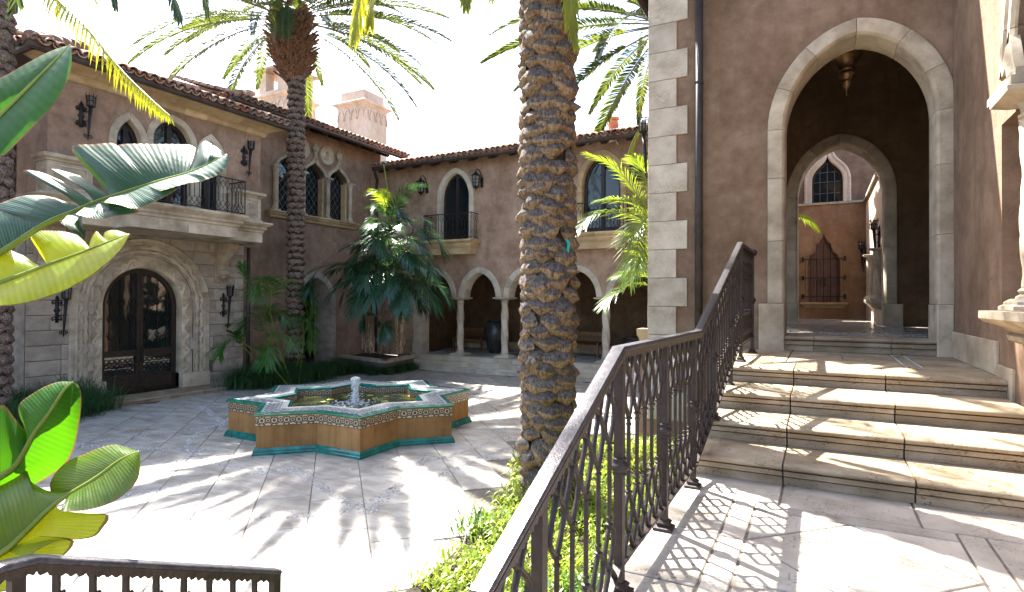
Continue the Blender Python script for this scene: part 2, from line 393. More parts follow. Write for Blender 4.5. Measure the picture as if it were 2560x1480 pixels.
def m_water():
    k = N('pool_water'); p = k.pos(); r = k.n('VectorMath', {0: p, 1: (-7.36, 7.86, .4)}, operation='DISTANCE').outputs['Value']
    rip = k.math('SINE', k.math('MULTIPLY', r, 55.0)); fall = k.ramp(r, [(.05, 1.0), (.9, 0.0)])
    h = k.math('ADD', k.noise(p, 9, 4, .6), k.math('MULTIPLY', k.math('MULTIPLY', rip, fall), .25))
    col = k.ramp(k.noise(p, 1.6, 4), [(.35, (.012, .013, .004)), (.6, (.05, .045, .006)), (.75, (.09, .075, .01))])
    return k.done(k.bsdf(col, .04, k.bump(h, .45, .03), spec=.5))
WATER = m_water()
def m_foam():
    k = N('splashing_water'); p = k.pos()
    d = k.bsdf((.75, .8, .82), .12, k.bump(k.noise(p, 60, 4), .6, .02), spec=.6)
    t = k.n('BsdfTransparent').outputs[0]
    return k.done(k.n('MixShader', {0: k.ramp(k.noise(p, 45, 3), [(.36, .1), (.55, .9)]), 1: t, 2: d}).outputs[0])
FOAM = m_foam()
TEAL = m_plain('teal_glazed_tile', (.0, .10, .08), (.01, .2, .165), 9, .15, .12, spec=.6, rand=.25)
GREENT = m_plain('green_glazed_tile', (.012, .12, .06), (.03, .2, .10), 9, .2, .12, spec=.6, rand=.2)
FOUNT = m_stone('ochre_limestone', (.23, .115, .040), (.33, .172, .062), (.39, .215, .086), pit=.1, vein=(7, 7, .4), rough=.75, spec=.2, dirt=.6)
def m_band(name, bgc, ink, per=1.0):
    """printed arabesque on a tile: uv runs 0..1 over one tile"""
    k = N(name); uv = k.n('TexCoord').outputs['UV']; sx = k.n('SeparateXYZ', {0: uv})
    x, y = sx.outputs[0], sx.outputs[1]
    def ring(cx, cy, r, wd, ex=1.0):
        dx = k.math('MULTIPLY', k.math('SUBTRACT', x, cx), ex); dy = k.math('SUBTRACT', y, cy)
        d = k.math('SQRT', k.math('ADD', k.math('MULTIPLY', dx, dx), k.math('MULTIPLY', dy, dy)))
        return k.math('LESS_THAN', k.math('ABSOLUTE', k.math('SUBTRACT', d, r)), wd)
    def line(a, b, c, wd): return k.math('LESS_THAN', k.math('ABSOLUTE', k.math('ADD', k.math('ADD', k.math('MULTIPLY', x, a), k.math('MULTIPLY', y, b)), c)), wd)
    parts = [ring(.5, .55, .0, .17, 1.25), ring(.5, .55, .30, .05), ring(0, .55, .22, .055), ring(1, .55, .22, .055), ring(.5, .02, .22, .06), ring(0, .02, .3, .05), ring(1, .02, .3, .05),
             ring(.0, .55, .0, .1), ring(1., .55, .0, .1), line(0, 1, -.985, .03), line(0, 1, -.02, .035), ring(.26, .86, .0, .07), ring(.74, .86, .0, .07), ring(.5, .93, .0, .05)]
    s_ = parts[0]
    for q in parts[1:]: s_ = k.math('MAXIMUM', s_, q)
    s_ = k.math('MAXIMUM', s_, k.math('MULTIPLY', k.math('GREATER_THAN', k.noise(k.pos(), 70, 2), .62), .8))
    col = k.mix(s_, bgc, ink)
    return k.done(k.bsdf(col, .3, spec=.5))
BAND = m_band('patterned_band_tile', (.50, .36, .19), (.018, .02, .035))
RIMT = m_band('rim_tile', (.62, .60, .54), (.05, .07, .11))
def m_pebble():
    k = N('pebbles'); c = k.ramp(k.noise(k.pos(), 34, 1), [(.3, (.14, .14, .145)), (.5, (.32, .31, .30)), (.7, (.52, .5, .48))])
    return k.done(k.bsdf(c, .45, spec=.5))
PEB = m_pebble()
# ------------------------------------------------------------ ground and courtyard paving
FC = V((-7.36, 7.86, 0))                       # fountain centre
def inview(p, marg=60):
    q = SC.camera.matrix_world.inverted() @ V(p)
    if q.z > -.3: return False
    x = 1280+1445.8*q.x/-q.z; y = 740-1445.8*q.y/-q.z
    return -marg < x < 2560+marg and -marg < y < 1480+marg
g = MB().add([(-300,-300,-.03),(300,-300,-.03),(300,300,-.03),(-300,300,-.03)], [(0,1,2,3)])
ob('ground', g, DARKJ, kind='structure')
court = props(bpy.data.objects.new('courtyard_paving', MB().add([(-16,-2,-.012),(-1.2,-2,-.012),(-1.2,17,-.012),(-16,17,-.012)], [(0,1,2,3)]).mesh('courtyard_paving')), kind='structure')
court.data.materials.append(DARKJ); link(court, None, Matrix())
def bev_tile(a, b, t=.03, bv=.006):
    m = MB(); lo = lambda d, z: [V((-a/2+d,-b/2+d,z)), V((a/2-d,-b/2+d,z)), V((a/2-d,b/2-d,z)), V((-a/2+d,b/2-d,z))]
    return m.loft([lo(0,-t), lo(0,-bv), lo(bv,0)])
BED = [(-2.8, 2.4), (-2.88, 4.2), (-3.06, 5.1), (-3.25, 6.05), (-3.85, 7.4), (-4.1, 8.6), (-2.2, 9.3), (-.9, 9.3), (-.9, 2.4)]
def inpoly(x, y, P):
    r = False
    for (x1, y1), (x2, y2) in zip(P, P[1:]+P[:1]):
        if (y1 > y) != (y2 > y) and x < (x2-x1)*(y-y1)/(y2-y1)+x1: r = not r
    return r
pav = [bev_tile(.580, L).mesh('paving_stone') for L in (.80, .98, 1.16)]
for me in pav: me.materials.append(PAVE)
npv = 0
for k in range(-14, 24):
    s0 = -2.022+.587*k+.2935; t = -6+R.random()*.9
    while t < 21:
        i = R.choice((0, 1, 1, 2)); L = (.80, .98, 1.16)[i]+.006; tc = t+L/2; t += L
        x = (s0-tc)/sqrt(2); y = (s0+tc)/sqrt(2)
        if not (-13.7 < x < -1.5 and 2 < y < 15.9) or inpoly(x+.15, y, BED) or (V((x, y, 0))-FC).length < 1.25: continue
        if x < -13.4 and 6 < y < 9.6: continue
        if not inview((x, y, 0)) or npv > 296: continue
        npv += 1
        M = Matrix.Translation((x, y, R.uniform(-.0015, .0015))) @ Matrix.Rotation(pi/4, 4, 'Z') @ Euler((R.uniform(-.002, .002), R.uniform(-.002, .002), 0)).to_matrix().to_4x4()
        inst('paving_stone', pav[i], M, court)
def pebble_line(mb, a, b, wid, z, dens=1.0, size=.017):
    a, b = V(a), V(b); L = (b-a).length; d = (b-a)/L; nn = V((-d.y, d.x)); n = int(L*wid/(size*size*3.2)*dens)
    for _ in range(n):
        p = a+d*R.random()*L+nn*R.uniform(-wid/2, wid/2); s = size*R.uniform(.6, 1.2); an = R.random()*pi; e = R.uniform(.6, 1)
        pts = [(p.x+cos(an+2*pi*j/5)*s*e, p.y+sin(an+2*pi*j/5)*s, z) for j in range(5)]+[(p.x, p.y, z+s*.55)]
        mb.add(pts, [(0,1,5),(1,2,5),(2,3,5),(3,4,5),(4,0,5)])
pb = MB()
star = lambda Ro, Ri, rot=0: [(FC.x+(Ro if j % 2 == 0 else Ri)*cos(pi*j/8+rot), FC.y+(Ro if j % 2 == 0 else Ri)*sin(pi*j/8+rot)) for j in range(16)]
S1 = star(4.35, 2.45)
for a, b in zip(S1, S1[1:]+S1[:1]):
    if inview((*a, 0), 400) or inview((*b, 0), 400): pebble_line(pb, a, b, .13, .001, .8)
S2 = [(FC.x+2.62*cos(2*pi*j/40), FC.y+2.62*sin(2*pi*j/40)) for j in range(40)]
for a, b in zip(S2, S2[1:]+S2[:1]): pebble_line(pb, a, b, .09, .001, .8)
for a, b in (((-7.9, 2.3), (-4.6, 4.6)), ((-4.6, 4.6), (-4.2, 9.0)), ((-13, 5.2), (-7.9, 2.3))): pebble_line(pb, a, b, .11, .001, .8)
ob('pebble_band', pb, PEB, court, kind='stuff')

# ------------------------------------------------------------ terrace, landing below it, staircase
def poly_tile(P, z, gap=.0075, t=.03, bv=.005):
    P = [V(p) for p in P]; n = len(P)
    def off(d):
        out = []
        for i in range(n):
            a, b, c = P[i-1], P[i], P[(i+1) % n]; t1 = (b-a).normalized(); t2 = (c-b).normalized()
            n1 = V((-t1.y, t1.x)); n2 = V((-t2.y, t2.x)); m = (n1+n2).normalized(); out.append(b+m*(d/max(m.dot(n1), .35)))
        return out
    m = MB(); return m.loft([[V((p.x, p.y, z-t)) for p in off(gap)], [V((p.x, p.y, z-bv)) for p in off(gap)], [V((p.x, p.y, z)) for p in off(gap+bv)]])
def rect(x0, x1, y0, y1): return [(x0, y0), (x1, y0), (x1, y1), (x0, y1)]
TZ = .94
terr = ob('terrace', MB().box((-.93, 2.0, -.02), (2.3, 4.80, TZ-.008)), DARKJ, kind='structure')
tt = []
for a, b in ((2.15, 2.86), (2.86, 3.58), (3.58, 4.265)): tt.append(rect(-.93, -.52, a, b))
for a, b in ((-.93, -.24), (-.24, .55), (.55, 1.3), (1.3, 2.2)): tt.append(rect(a, b, 4.265, 4.80))
for a, b in ((2.15, 2.45), (2.45, 3.02), (3.02, 3.56), (3.56, 4.265)): tt.append(rect(-.52, -.378, a, b)); tt.append(rect(.712, .85, a, b))
tt.append(rect(-.378, .712, 4.115, 4.265))
for y0 in (3.025, 1.935):
    x0, x1, y1 = -.378, .712, y0+1.09; xc, yc = (x0+x1)/2, (y0+y1)/2
    tt += [[(xc, y0), (x1, yc), (xc, y1), (x0, yc)], [(x0, y0), (xc, y0), (x0, yc)], [(xc, y0), (x1, y0), (x1, yc)], [(x1, yc), (x1, y1), (xc, y1)], [(xc, y1), (x0, y1), (x0, yc)]]
for a, b in ((2.15, 2.9), (2.9, 3.57), (3.57, 4.265)): tt.append(rect(.85, 1.55, a, b)); tt.append(rect(1.55, 2.3, a, b))
for P in tt: ob('flagstone', poly_tile(P, TZ+R.uniform(-.001, .001)), TERRS, terr)
# lower landing where the stair comes up from (just below the picture) and its risers
low = ob('lower_landing', MB().box((-2.4, -1.2, 0), (2.3, .95, .37)), PAVE, kind='structure')
ls = thing('terrace_steps', (.7, 1.5, .37), 'pale stone steps rising to the terrace below the frame', 'steps')
for i in range(3): ob('step', MB().box((-.8, .97+.36*i, .0), (2.3, 1.99, .37+.19*i if i else .40)), TRAV, ls)
ls2 = thing('courtyard_steps', (-1.6, 1.3, 0), 'low stone steps running down to the courtyard beside the short railing', 'steps')
ob('step', MB().box((-2.4, .96, 0), (-.85, 1.42, .24)), TRAV, ls2); ob('step', MB().box((-2.4, 1.424, 0), (-.85, 1.9, .12)), TRAV, ls2)

NOSE = [(4.71, 1.105), (5.30, 1.27), (5.93, 1.435), (6.72, 1.60)]
stair = thing('stone_staircase', (.3, 4.8, TZ), 'broad travertine staircase of four moulded steps rising to the arched gateway', 'staircase')
ob('core', MB().box((-1.0, 4.80, .02), (1.55, 9.3, 1.08)).box((-.99, 5.45, 1.08), (1.54, 9.29, 1.24)).box((-.98, 6.1, 1.24), (1.53, 9.28, 1.40)).box((-.97, 6.9, 1.40), (1.52, 9.27, 1.585)), DARKJ, stair)
def nosed(x0, x1, yb, y0, z, h):
    pr = [(yb, z), (y0+.035, z), (y0+.014, z-.005), (y0+.003, z-.016), (y0, z-.027), (y0+.004, z-.039), (y0+.016, z-.046), (y0+.085, z-.047), (y0+.085, z-.057), (y0+.028, z-.058), (y0+.028, z-.093), (y0+.09, z-.094), (y0+.09, z-.104), (y0+.048, z-.105), (y0+.048, z-h), (yb, z-h)]
    m = MB(); N_ = 14; loops = []
    for i in range(N_+1):
        x = x0+(x1-x0)*i/N_; j = R.uniform(-.003, .003)
        loops.append([V((x, a+(j if a < yb else 0), b)) for a, b in pr])
    return m.loft(loops)
for i, (y0, z) in enumerate(NOSE):
    yb = NOSE[i+1][0]+.05 if i < 3 else 7.48; xl = -.905-.03*i
    for a, b in ((xl, -.245), (-.24, .568), (.573, 2.2 if i == 0 else 1.85 if i == 1 else 1.50)):
        ob('step_block', nosed(a+.003, b-.003, yb, y0, z, .165-.001), TRAV, stair, auto=50)
# landing in front of the gate
land = ob('upper_landing', MB().box((-1.05, 7.49, 1.0), (1.53, 9.36, 1.588)), DARKJ, kind='structure')
for P in (rect(-1.0, -.35, 7.48, 8.45), rect(-1.0, -.35, 8.45, 9.36), rect(-.35, .82, 7.48, 8.2), rect(-.35, .25, 8.2, 9.0), rect(.25, .82, 8.2, 9.0), rect(-.35, .82, 9.02, 9.36), rect(.86, .965, 7.48, 9.36), rect(1.0, 1.53, 7.48, 8.5), rect(1.0, 1.53, 8.5, 9.36)):
    ob('flagstone', poly_tile(P, 1.6), TRAV, land)
pb = MB(); 
for a, b in (((.84, 7.5), (.84, 9.3)), ((.982, 7.5), (.982, 9.3))): pebble_line(pb, a, b, .028, 1.593, 2.2, .011)
for a, b in (((-.3, 8.2), (.8, 8.2)), ((-.3, 8.6), (.8, 8.6)), ((-.3, 9.01), (.8, 9.01))): pebble_line(pb, a, b, .04, 1.596, 2.2, .012)
ob('pebble_band', pb, PEB, land, kind='stuff')

# ------------------------------------------------------------ gatehouse
GY = 9.35
GF = Fr((0, GY, 0), (1, 0, 0), (0, -1, 0))
gate = thing('gatehouse', (-.4, GY, 0), 'brown plastered gatehouse with tall pointed stone archway and pale quoins', 'building')
AC, AA, ASP, ARI = .447, .90, 4.83, 1.2
arch = xyarch(AC, ASP, AA, ARI, 14)
fat = [(p.x+n_.x*.06, p.y+n_.y*.06) for p, n_ in path_frames(jamb(arch, 1.0))]
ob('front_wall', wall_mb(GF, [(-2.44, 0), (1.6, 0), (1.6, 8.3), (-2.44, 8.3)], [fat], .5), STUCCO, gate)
prof = [(0, -.51), (0, .0), (.012, .03), (.04, .055), (.20, .055), (.225, .04), (.235, .01), (.235, -.06), (.055, -.06), (.055, -.51)]
al = sum((V(a)-V(b)).length for a, b in zip(arch, arch[1:])); jl = ASP-2.28
lens = [0, jl*.36, jl*.72, jl]+[jl+al*i/6 for i in range(1, 6)]+[jl+al+jl*.0, jl+al+jl*.28, jl+al+jl*.64, 2*jl+al]
stones('arch_stone', GF, jamb(arch, 2.28), prof, TRIM, gate, lens=lens, gap=.006)
for a, b in ((-.80, -.455), (1.348, 1.528)):
    m = MB(); GF.bevbox(m, a, b, 1.58, 2.278, -.6, .10, .012); ob('pedestal', m, TRIM, gate)
def archstep(x0, x1):
    z = 1.81; y0 = 9.265
    pr = [(9.7, z), (y0+.03, z), (y0+.008, z-.008), (y0, z-.025), (y0+.004, z-.045), (y0+.016, z-.054), (y0+.08, z-.055), (y0+.08, z-.066), (y0+.022, z-.067), (y0+.022, z-.118), (y0+.08, z-.119), (y0+.08, z-.13), (y0+.04, z-.131), (y0+.04, z-.205), (9.7, z-.205)]
    return MB().loft([[V((x, a, b)) for a, b in pr] for x in (x0, x1)])
for a, b in ((-.452, -.085), (-.08, .845), (.85, 1.345)): ob('step_block', archstep(a, b), TRAV, gate, auto=50)
for i in range(17):
    z0 = 8.14-.455*(i+1)-.0; wd = .625 if i % 2 == 0 else .455
    if z0 < .0: break
    m = MB(); GF.bevbox(m, -2.47, -2.47+wd, z0+.003, z0+.452, -.32 if i % 2 else -.16, .028, .006)
    ob('quoin_stone', m, QUOIN, gate)
m = MB().tube([(-1.66, GY-.075, .1), (-1.66, GY-.075, 8.2)], .058, 12)
ob('downpipe', m, PIPE, gate, True)
m = MB()
for z in (1.2, 3.4, 5.7, 7.6): m.lathe([(.06, z-.02), (.068, z-.02), (.068, z+.02), (.06, z+.02)], (-1.66, GY-.075, 0), 12)
ob('pipe_bracket', m, PIPE, gate)
# room behind the arch
SF = Fr((-2.44, 0, 0), (0, -1, 0), (-1, 0, 0))
sideopen = jamb(xyarch(-12.15, 4.4, 1.0, 1.25, 10), 1.8)
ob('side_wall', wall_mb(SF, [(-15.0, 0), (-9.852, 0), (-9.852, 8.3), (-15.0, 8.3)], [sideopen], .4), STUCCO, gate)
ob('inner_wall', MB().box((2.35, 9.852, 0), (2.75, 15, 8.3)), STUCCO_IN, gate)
BF = Fr((0, 14.5, 0), (1, 0, 0), (0, -1, 0))
BC, BA, BSP, BRI = .378, .82, 4.66, 1.09
arch2 = xyarch(BC, BSP, BA, BRI, 12)
fat2 = [(p.x+n_.x*.06, p.y+n_.y*.06) for p, n_ in path_frames(jamb(arch2, 1.2))]
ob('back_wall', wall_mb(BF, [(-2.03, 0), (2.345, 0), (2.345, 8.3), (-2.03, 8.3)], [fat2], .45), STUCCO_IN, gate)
al2 = sum((V(a)-V(b)).length for a, b in zip(arch2, arch2[1:])); j2 = BSP-2.28
stones('arch_stone', BF, jamb(arch2, 2.28), prof, TRIM, gate, lens=[0, j2*.5, j2]+[j2+al2*i/6 for i in range(1, 6)]+[j2+al2, j2+al2+j2*.5, 2*j2+al2], gap=.006)
for a, b in ((BC-BA-.33, BC-BA+.005), (BC+BA-.005, BC+BA+.33)):
    m = MB(); BF.bevbox(m, a, b, 1.7, 2.278, -.5, .10, .012); ob('pedestal', m, TRIM, gate)
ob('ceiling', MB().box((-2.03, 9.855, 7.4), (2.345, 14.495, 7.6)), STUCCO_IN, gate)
ob('roof_slab', MB().box((-2.95, 8.9, 8.3), (3.2, 15.4, 8.5)), WOODD, gate)
pf = ob('passage_floor', MB().box((-2.03, 9.7, 1.0), (2.345, 20, 1.795)), DARKJ, kind='structure')
ys = [9.70, 10.35, 10.95, 11.6, 12.3, 13.0, 13.7, 14.4, 15.2, 16.2, 17.3, 18.5, 20]
for i in range(len(ys)-1):
    xs = [-2.03, -.95, .05, 1.05, 2.345] if i % 2 else [-2.03, -.45, .85, 1.7, 2.345]
    for a, b in zip(xs, xs[1:]): ob('flagstone', poly_tile(rect(a, b, ys[i]+.03, ys[i+1]-.03), 1.81), PASS, pf)
pb = MB()
for y in ys[:8]: pebble_line(pb, (-1.2, y), (2.0, y), .055, 1.804, 1.6, .013)
for y in (10.1, 10.65): pebble_line(pb, (-.3, y), (1.6, y+.25), .05, 1.811, 1.6, .013)
ob('pebble_band', pb, PEB, pf, kind='stuff')
# eave along the gatehouse's left side
m = MB().box((-2.96, 8.9, 8.16), (-2.46, 15.4, 8.29)); ob('eave_soffit', m, WOODD, gate)
m = MB(); gp = [(.0, .0), (.0, -.12), (-.05, -.16), (-.12, -.16), (-.16, -.1), (-.17, 0)]
m.loft([[V((-2.96+a, y, 7.9+.3+b)) for a, b in gp] for y in (8.85, 15.4)]); ob('gutter', m, GUTTER, gate)
# hanging lantern in the gateway (only its foot shows below the arch)
hl = thing('hanging_lantern', (.38, 10.7, 5.62), 'aged brass lantern with pointed drop finial hanging under the gateway vault', 'lantern')
c = (.38, 10.7, 0)
ob('body', MB().lathe([(.05, 7.39), (.05, 6.7), (.34, 6.46), (.35, 6.36), (.22, 6.26), (.14, 6.16), (.10, 6.08), (.115, 6.06), (.115, 6.03), (.10, 6.01)], c, 12, lob=6, amp=.05), BRASS, hl, True)
ob('drop', MB().lathe([(z_r, z_z) for z_r, z_z in ((.09, 6.01), (.12, 5.985), (.125, 5.95), (.10, 5.905), (.072, 5.865), (.085, 5.848), (.085, 5.83), (.064, 5.78), (.038, 5.73), (.017, 5.70), (.010, 5.675), (.015, 5.66), (.004, 5.62))], c, 14, lob=14, amp=.05), BRASS, hl, True)

# ------------------------------------------------------------ flank wall on the right with its column
flank = thing('flank_wall', (1.55, 8, TZ), 'grey brown plastered wall right of the stairs with stepped stone skirting', 'wall')
RF = Fr((1.53, 0, 0), (0, -1, 0), (-1, 0, 0))
big = xyarch(-5.2, 4.13, 1.40, 2.1, 14)
opn = [(-7.05, 2.24), (-7.05, 4.0), (-6.6, 4.0)]+big+[(-3.8, 4.0), (-3.3, 4.0), (-3.3, 2.24)]
ob('wall_face', wall_mb(RF, [(-9.35, .9), (-2.5, .9), (-2.5, 8.0), (-9.35, 8.0)], [opn], .45), STUCCO, flank)
ob('wall_behind', MB().box((3.0, 2.5, 0), (3.2, 9.3, 8)).box((1.99, 9.1, 0), (3.0, 9.34, 8)).box((1.99, 2.5, 7.4), (3.0, 9.09, 7.6)), STUCCO_IN, flank)
leg = jamb(big, 4.14)
stones('arch_stone', RF, leg, [(0, -.46), (0, .02), (.03, .05), (.10, .05), (.12, .075), (.20, .075), (.22, .05), (.27, .05), (.28, .0), (.28, -.02), (.05, -.02), (.05, -.46)], TRIM, flank, k=9)
for a, b, z0, z1 in ((7.145, 9.34, 1.6, 1.93), (6.62, 7.14, 1.27, 1.71), (5.98, 6.615, 1.1, 1.36), (5.35, 5.975, .95, 1.2)):
    m = MB(); RF.bevbox(m, -b, -a, z0, z1, 0.002, .03, .006); ob('skirting_slab', m, TRIM, flank)
def twist_column(c, z0, z1, r, name='column', parent=None, mat=TRIM, seg=20, lob=5, turns=2.6, bs=1.0, cap=1.0):
    """twisted shaft, moulded base and spreading capital"""
    col = thing(name, (c[0], c[1], z0), None, None) if parent is None else parent
    hb, hc = r*1.5, r*1.75
    shaft = ob('shaft', MB().lathe([(r, z0+hb+(z1-hc-z0-hb)*i/60) for i in range(61)], (c[0], c[1], 0), seg, lob=lob, amp=.15, tw=2*pi*turns/(z1-z0)), mat, col, True)
    b = MB().lathe([(r*1.05, z0+hb+.002), (r*1.2, z0+hb*.93), (r*1.25, z0+hb*.85), (r*1.1, z0+hb*.72), (r*1.35, z0+hb*.62), (r*1.4, z0+hb*.5), (r*1.3, z0+hb*.42)], (c[0], c[1], 0), 16)
    sqstack((c[0], c[1], 0), [(r*1.9*bs, z0), (r*1.9*bs, z0+hb*.16), (r*1.65*bs, z0+hb*.26), (r*1.65*bs, z0+hb*.36), (r*1.35, z0+hb*.52)], b)
    ob('base', b, mat, col, auto=40)
    k = MB().lathe([(r*1.0, z1-hc-.002), (r*1.2, z1-hc*.97), (r*1.2, z1-hc*.88), (r*1.02, z1-hc*.84), (r*1.1, z1-hc*.6), (r*1.35, z1-hc*.38), (r*1.6*cap, z1-hc*.24)], (c[0], c[1], 0), 16)
    sqstack((c[0], c[1], 0), [(r*1.25*cap, z1-hc*.42), (r*1.75*cap, z1-hc*.26), (r*1.95*cap, z1-hc*.2), (r*1.98*cap, z1-hc*.03), (r*1.9*cap, z1)], k)
    ob('capital', k, mat, col, auto=40)
    return col
rc = thing('twisted_column', (1.5, 6.05, 2.24), 'sunlit twisted stone column on a moulded ledge at the far right', 'column')
twist_column((1.54, 5.97), 2.245, 3.985, .118, parent=rc, turns=2.2, cap=1.15)
ob('abacus', MB().box((1.30, 5.72, 3.99), (1.93, 6.28, 4.06)).box((1.33, 5.74, 4.06), (1.92, 6.6, 4.125)), TRIM, rc)
m = MB(); stacked(Fr((1.53, 0, 0), (0, -1, 0), (-1, 0, 0)), -6.25, -5.1, [(1.96, .06, .0), (1.99, .12, .06), (2.03, .13, .07), (2.05, .10, .05), (2.1, .16, .10), (2.14, .26, .2), (2.17, .29, .23), (2.235, .29, .23)], m, back=-.4)
ob('ledge', m, TRIM, flank, auto=40)

# ------------------------------------------------------------ little court seen through the gateway
FY = 20.0
CF = Fr((0, FY, 0), (1, 0, 0), (0, -1, 0))
bc = thing('rear_court_building', (.2, FY, 1.8), 'orange brown rear court building with barred niche and ogee window beyond the gateway', 'building')
def trefoil(c, b, a, sp, ap):
    h = ap-sp
    L = [(c-a, b), (c-a, sp)]+bez((c-a, sp), (c-a, sp+h*.28), (c-a*.62, sp+h*.40), (c-a*.52, sp+h*.40), 6)[1:]+bez((c-a*.52, sp+h*.40), (c-a*.52, sp+h*.72), (c-a*.12, sp+h*.72), (c, ap), 8)
    return L+[(2*c-u, w_) for u, w_ in L[-2::-1]]
nic = trefoil(.10, 2.31, .44, 3.45, 4.40)
ob('lower_wall', wall_mb(CF, [(-3, 1), (2.4, 1), (2.4, 5.27), (-3, 5.27)], [nic], .3), STUCCO_OR, bc)
ob('niche_shutter', MB().box((-.4, FY+.12, 2.25), (.6, FY+.16, 4.5)), NICHE, bc)
ob('niche_border', sweep(CF, nic[::1], [(0, 0), (0, .03), (.05, .03), (.06, 0)]), STUCCO_OR, bc)
m = MB(); stacked(CF, -.5, .70, [(2.14, .04, -.07), (2.18, .06, -.05), (2.22, .12, .0), (2.26, .16, .04), (2.30, .16, .04)], m); ob('sill', m, SANDST, bc)
gr = MB()
for i in range(5): gr.tube([CF.P(-.26+.18*i, 2.32, .06), CF.P(-.26+.18*i, 3.75 if i in (0, 4) else 4.1, .06)], .013, 5)
for z in (2.48, 3.05, 3.62): 
    gr.tube([CF.P(-.46, z, .06), CF.P(.66, z, .06)], .013, 5)
    for u in (-.46, .66): gr.box(tuple(CF.P(u-.03, z-.07, .09)), tuple(CF.P(u+.03, z+.07, .0)))
gr.box(tuple(CF.P(.07, 2.78, .10)), tuple(CF.P(.15, 3.05, .05)))
ob('grille', gr, BLACKI, bc)
UF = Fr((0, FY+.35, 0), (1, 0, 0), (0, -1, 0))
og = ogee(.2, 6.0, .42, .83)
ob('upper_wall', wall_mb(UF, [(-3, 5.2), (4, 5.2), (4, 9.5), (-3, 9.5)], [jamb(og, 5.35)], .3), STUCCO, bc)
ob('coping', MB().box((-3, FY-.08, 5.275), (1.5, FY+.4, 5.34)), TRIM, bc)
win = ob('window', sweep(UF, jamb(og, 5.35), [(0, -.1), (0, .02), (.03, .05), (.12, .05), (.15, .0)]), STUCCO_PALE, bc)
ob('rope_moulding', MB().tube([UF.P(p.x+q.x*.17, p.y+q.y*.17, .02+.012*(i % 2)) for i, (p, q) in enumerate(path_frames(resample(jamb(og, 5.35), .06)))], .05, 6), STUCCO_PALE, win)
ob('pane', MB().box((-.25, FY+.5, 5.33), (.65, FY+.52, 6.9)), GLASS, win)
ob('frame', sweep(UF, jamb(og, 5.35), [(-.06, -.16), (-.06, -.10), (0, -.10), (0, -.16)]), WOODD, win)
m = MB()
for i in range(1, 4): m.tube([UF.P(-.2+.2*i, 5.36, -.13), UF.P(-.2+.2*i, 6.7, -.13)], .01, 4)
for z in (5.7, 6.05, 6.35): m.tube([UF.P(-.2, z, -.13), UF.P(.6, z, -.13)], .01, 4)
ob('lead', m, LEAD, win)
cw = thing('rear_court_wall', (1.15, 18, 1.8), 'sunlit pale wall with coping seen through the inner arch', 'wall')
KF = Fr((1.20, 0, 0), (0, -1, 0), (-1, 0, 0))
kop = jamb(xyarch(-16.3, 3.6, .85, .95, 8), 2.42)
ob('wall_face', wall_mb(KF, [(-19.98, 1), (-15.0, 1), (-15.0, 5.26), (-19.98, 5.26)], [kop], .4), STUCCO_PALE, cw)
ob('coping', MB().box((1.13, 15.0, 5.262), (1.6, 19.9, 5.33)), TRIM, cw)
m = MB(); stacked(KF, -18.2, -15.15, [(2.14, .0, 0), (2.19, .05, .05), (2.25, .09, .1), (2.29, .14, .14), (2.34, .16, .16), (2.38, .16, .16)], m); ob('ledge', m, TRIM, cw)
for y in (17.3, 15.25):
    tc = thing('rear_twisted_column', (1.14, y, 2.38), 'small sunlit twisted column on the ledge beyond the inner arch, '+('farther of the pair' if y > 16 else 'nearer of the pair'), 'column', 'rear court columns')
    twist_column((1.13, y), 2.382, 3.52, .078, parent=tc, turns=2.0)
# ------------------------------------------------------------ builders shared by the buildings
def extr(fr, u0, u1, prof, mb=None, m=0):
    mb = mb or MB(); return mb.loft([[fr.P(u, w_, n) for n, w_ in prof] for u in (u0, u1)], True, True, m)
def carved(fr, pts, o0, o1, n0, amp, across=7, freq=13, step=.022, mb=None):
    """a strip of carved foliage: a raised, undulating grid"""
    mb = mb or MB(); P = resample(pts, step); fr_ = path_frames(P); loops = []; s = 0
    for i, (p, nn) in enumerate(fr_):
        if i: s += (p-fr_[i-1][0]).length
        row = []
        for j in range(across+1):
            t = j/across; o = o0+(o1-o0)*t; e = min(1, 6*t, 6*(1-t))
            vine = max(0, 1-abs(t-.5-.3*sin(s*freq))*5)
            h = n0+amp*e*(.7*noise.noise(V((s*26, t*(o1-o0)*26, o0*9)))+.9*vine)
            row.append(fr.P(p.x+nn.x*o, p.y+nn.y*o, h))
        loops.append(row)
    return mb.loft(loops, False, False)
def rope(fr, pts, o, n0, r, lobes=3, pitch=.22, step=.02, seg=10, amp=.22, mb=None):
    mb = mb or MB(); P = resample(pts, step); F_ = path_frames(P); s = 0; loops = []
    for i, (p, nn) in enumerate(F_):
        if i: s += (p-F_[i-1][0]).length
        lp = []
        for k in range(seg):
            a = 2*pi*k/seg; q = r*(1+amp*cos(lobes*a+2*pi*s/pitch))
            d = o+q*cos(a); lp.append(fr.P(p.x+nn.x*d, p.y+nn.y*d, n0+q*sin(a)))
        loops.append(lp)
    return mb.loft(loops)
def tile_mesh(flip):
    m = MB(); n = 6; L = .46; loops = []
    for y, r in ((0, .104), (L, .082)):
        out = [V((r*cos(pi*k/n), y, r*.95*sin(pi*k/n))) for k in range(n+1)]; inn = [V(((r-.016)*cos(pi*k/n), y, (r-.016)*.85*sin(pi*k/n))) for k in range(n, -1, -1)]
        loops.append(out+inn)
    m.loft(loops)
    if flip: m.v = [(-x, y, .075-z) for x, y, z in m.v]
    me = m.mesh('roof_tile'); me.polygons.foreach_set('use_smooth', [len(p.vertices) == 4 for p in me.polygons]); me.set_sharp_from_angle(angle=radians(50)); me.materials.append(TILE); return me
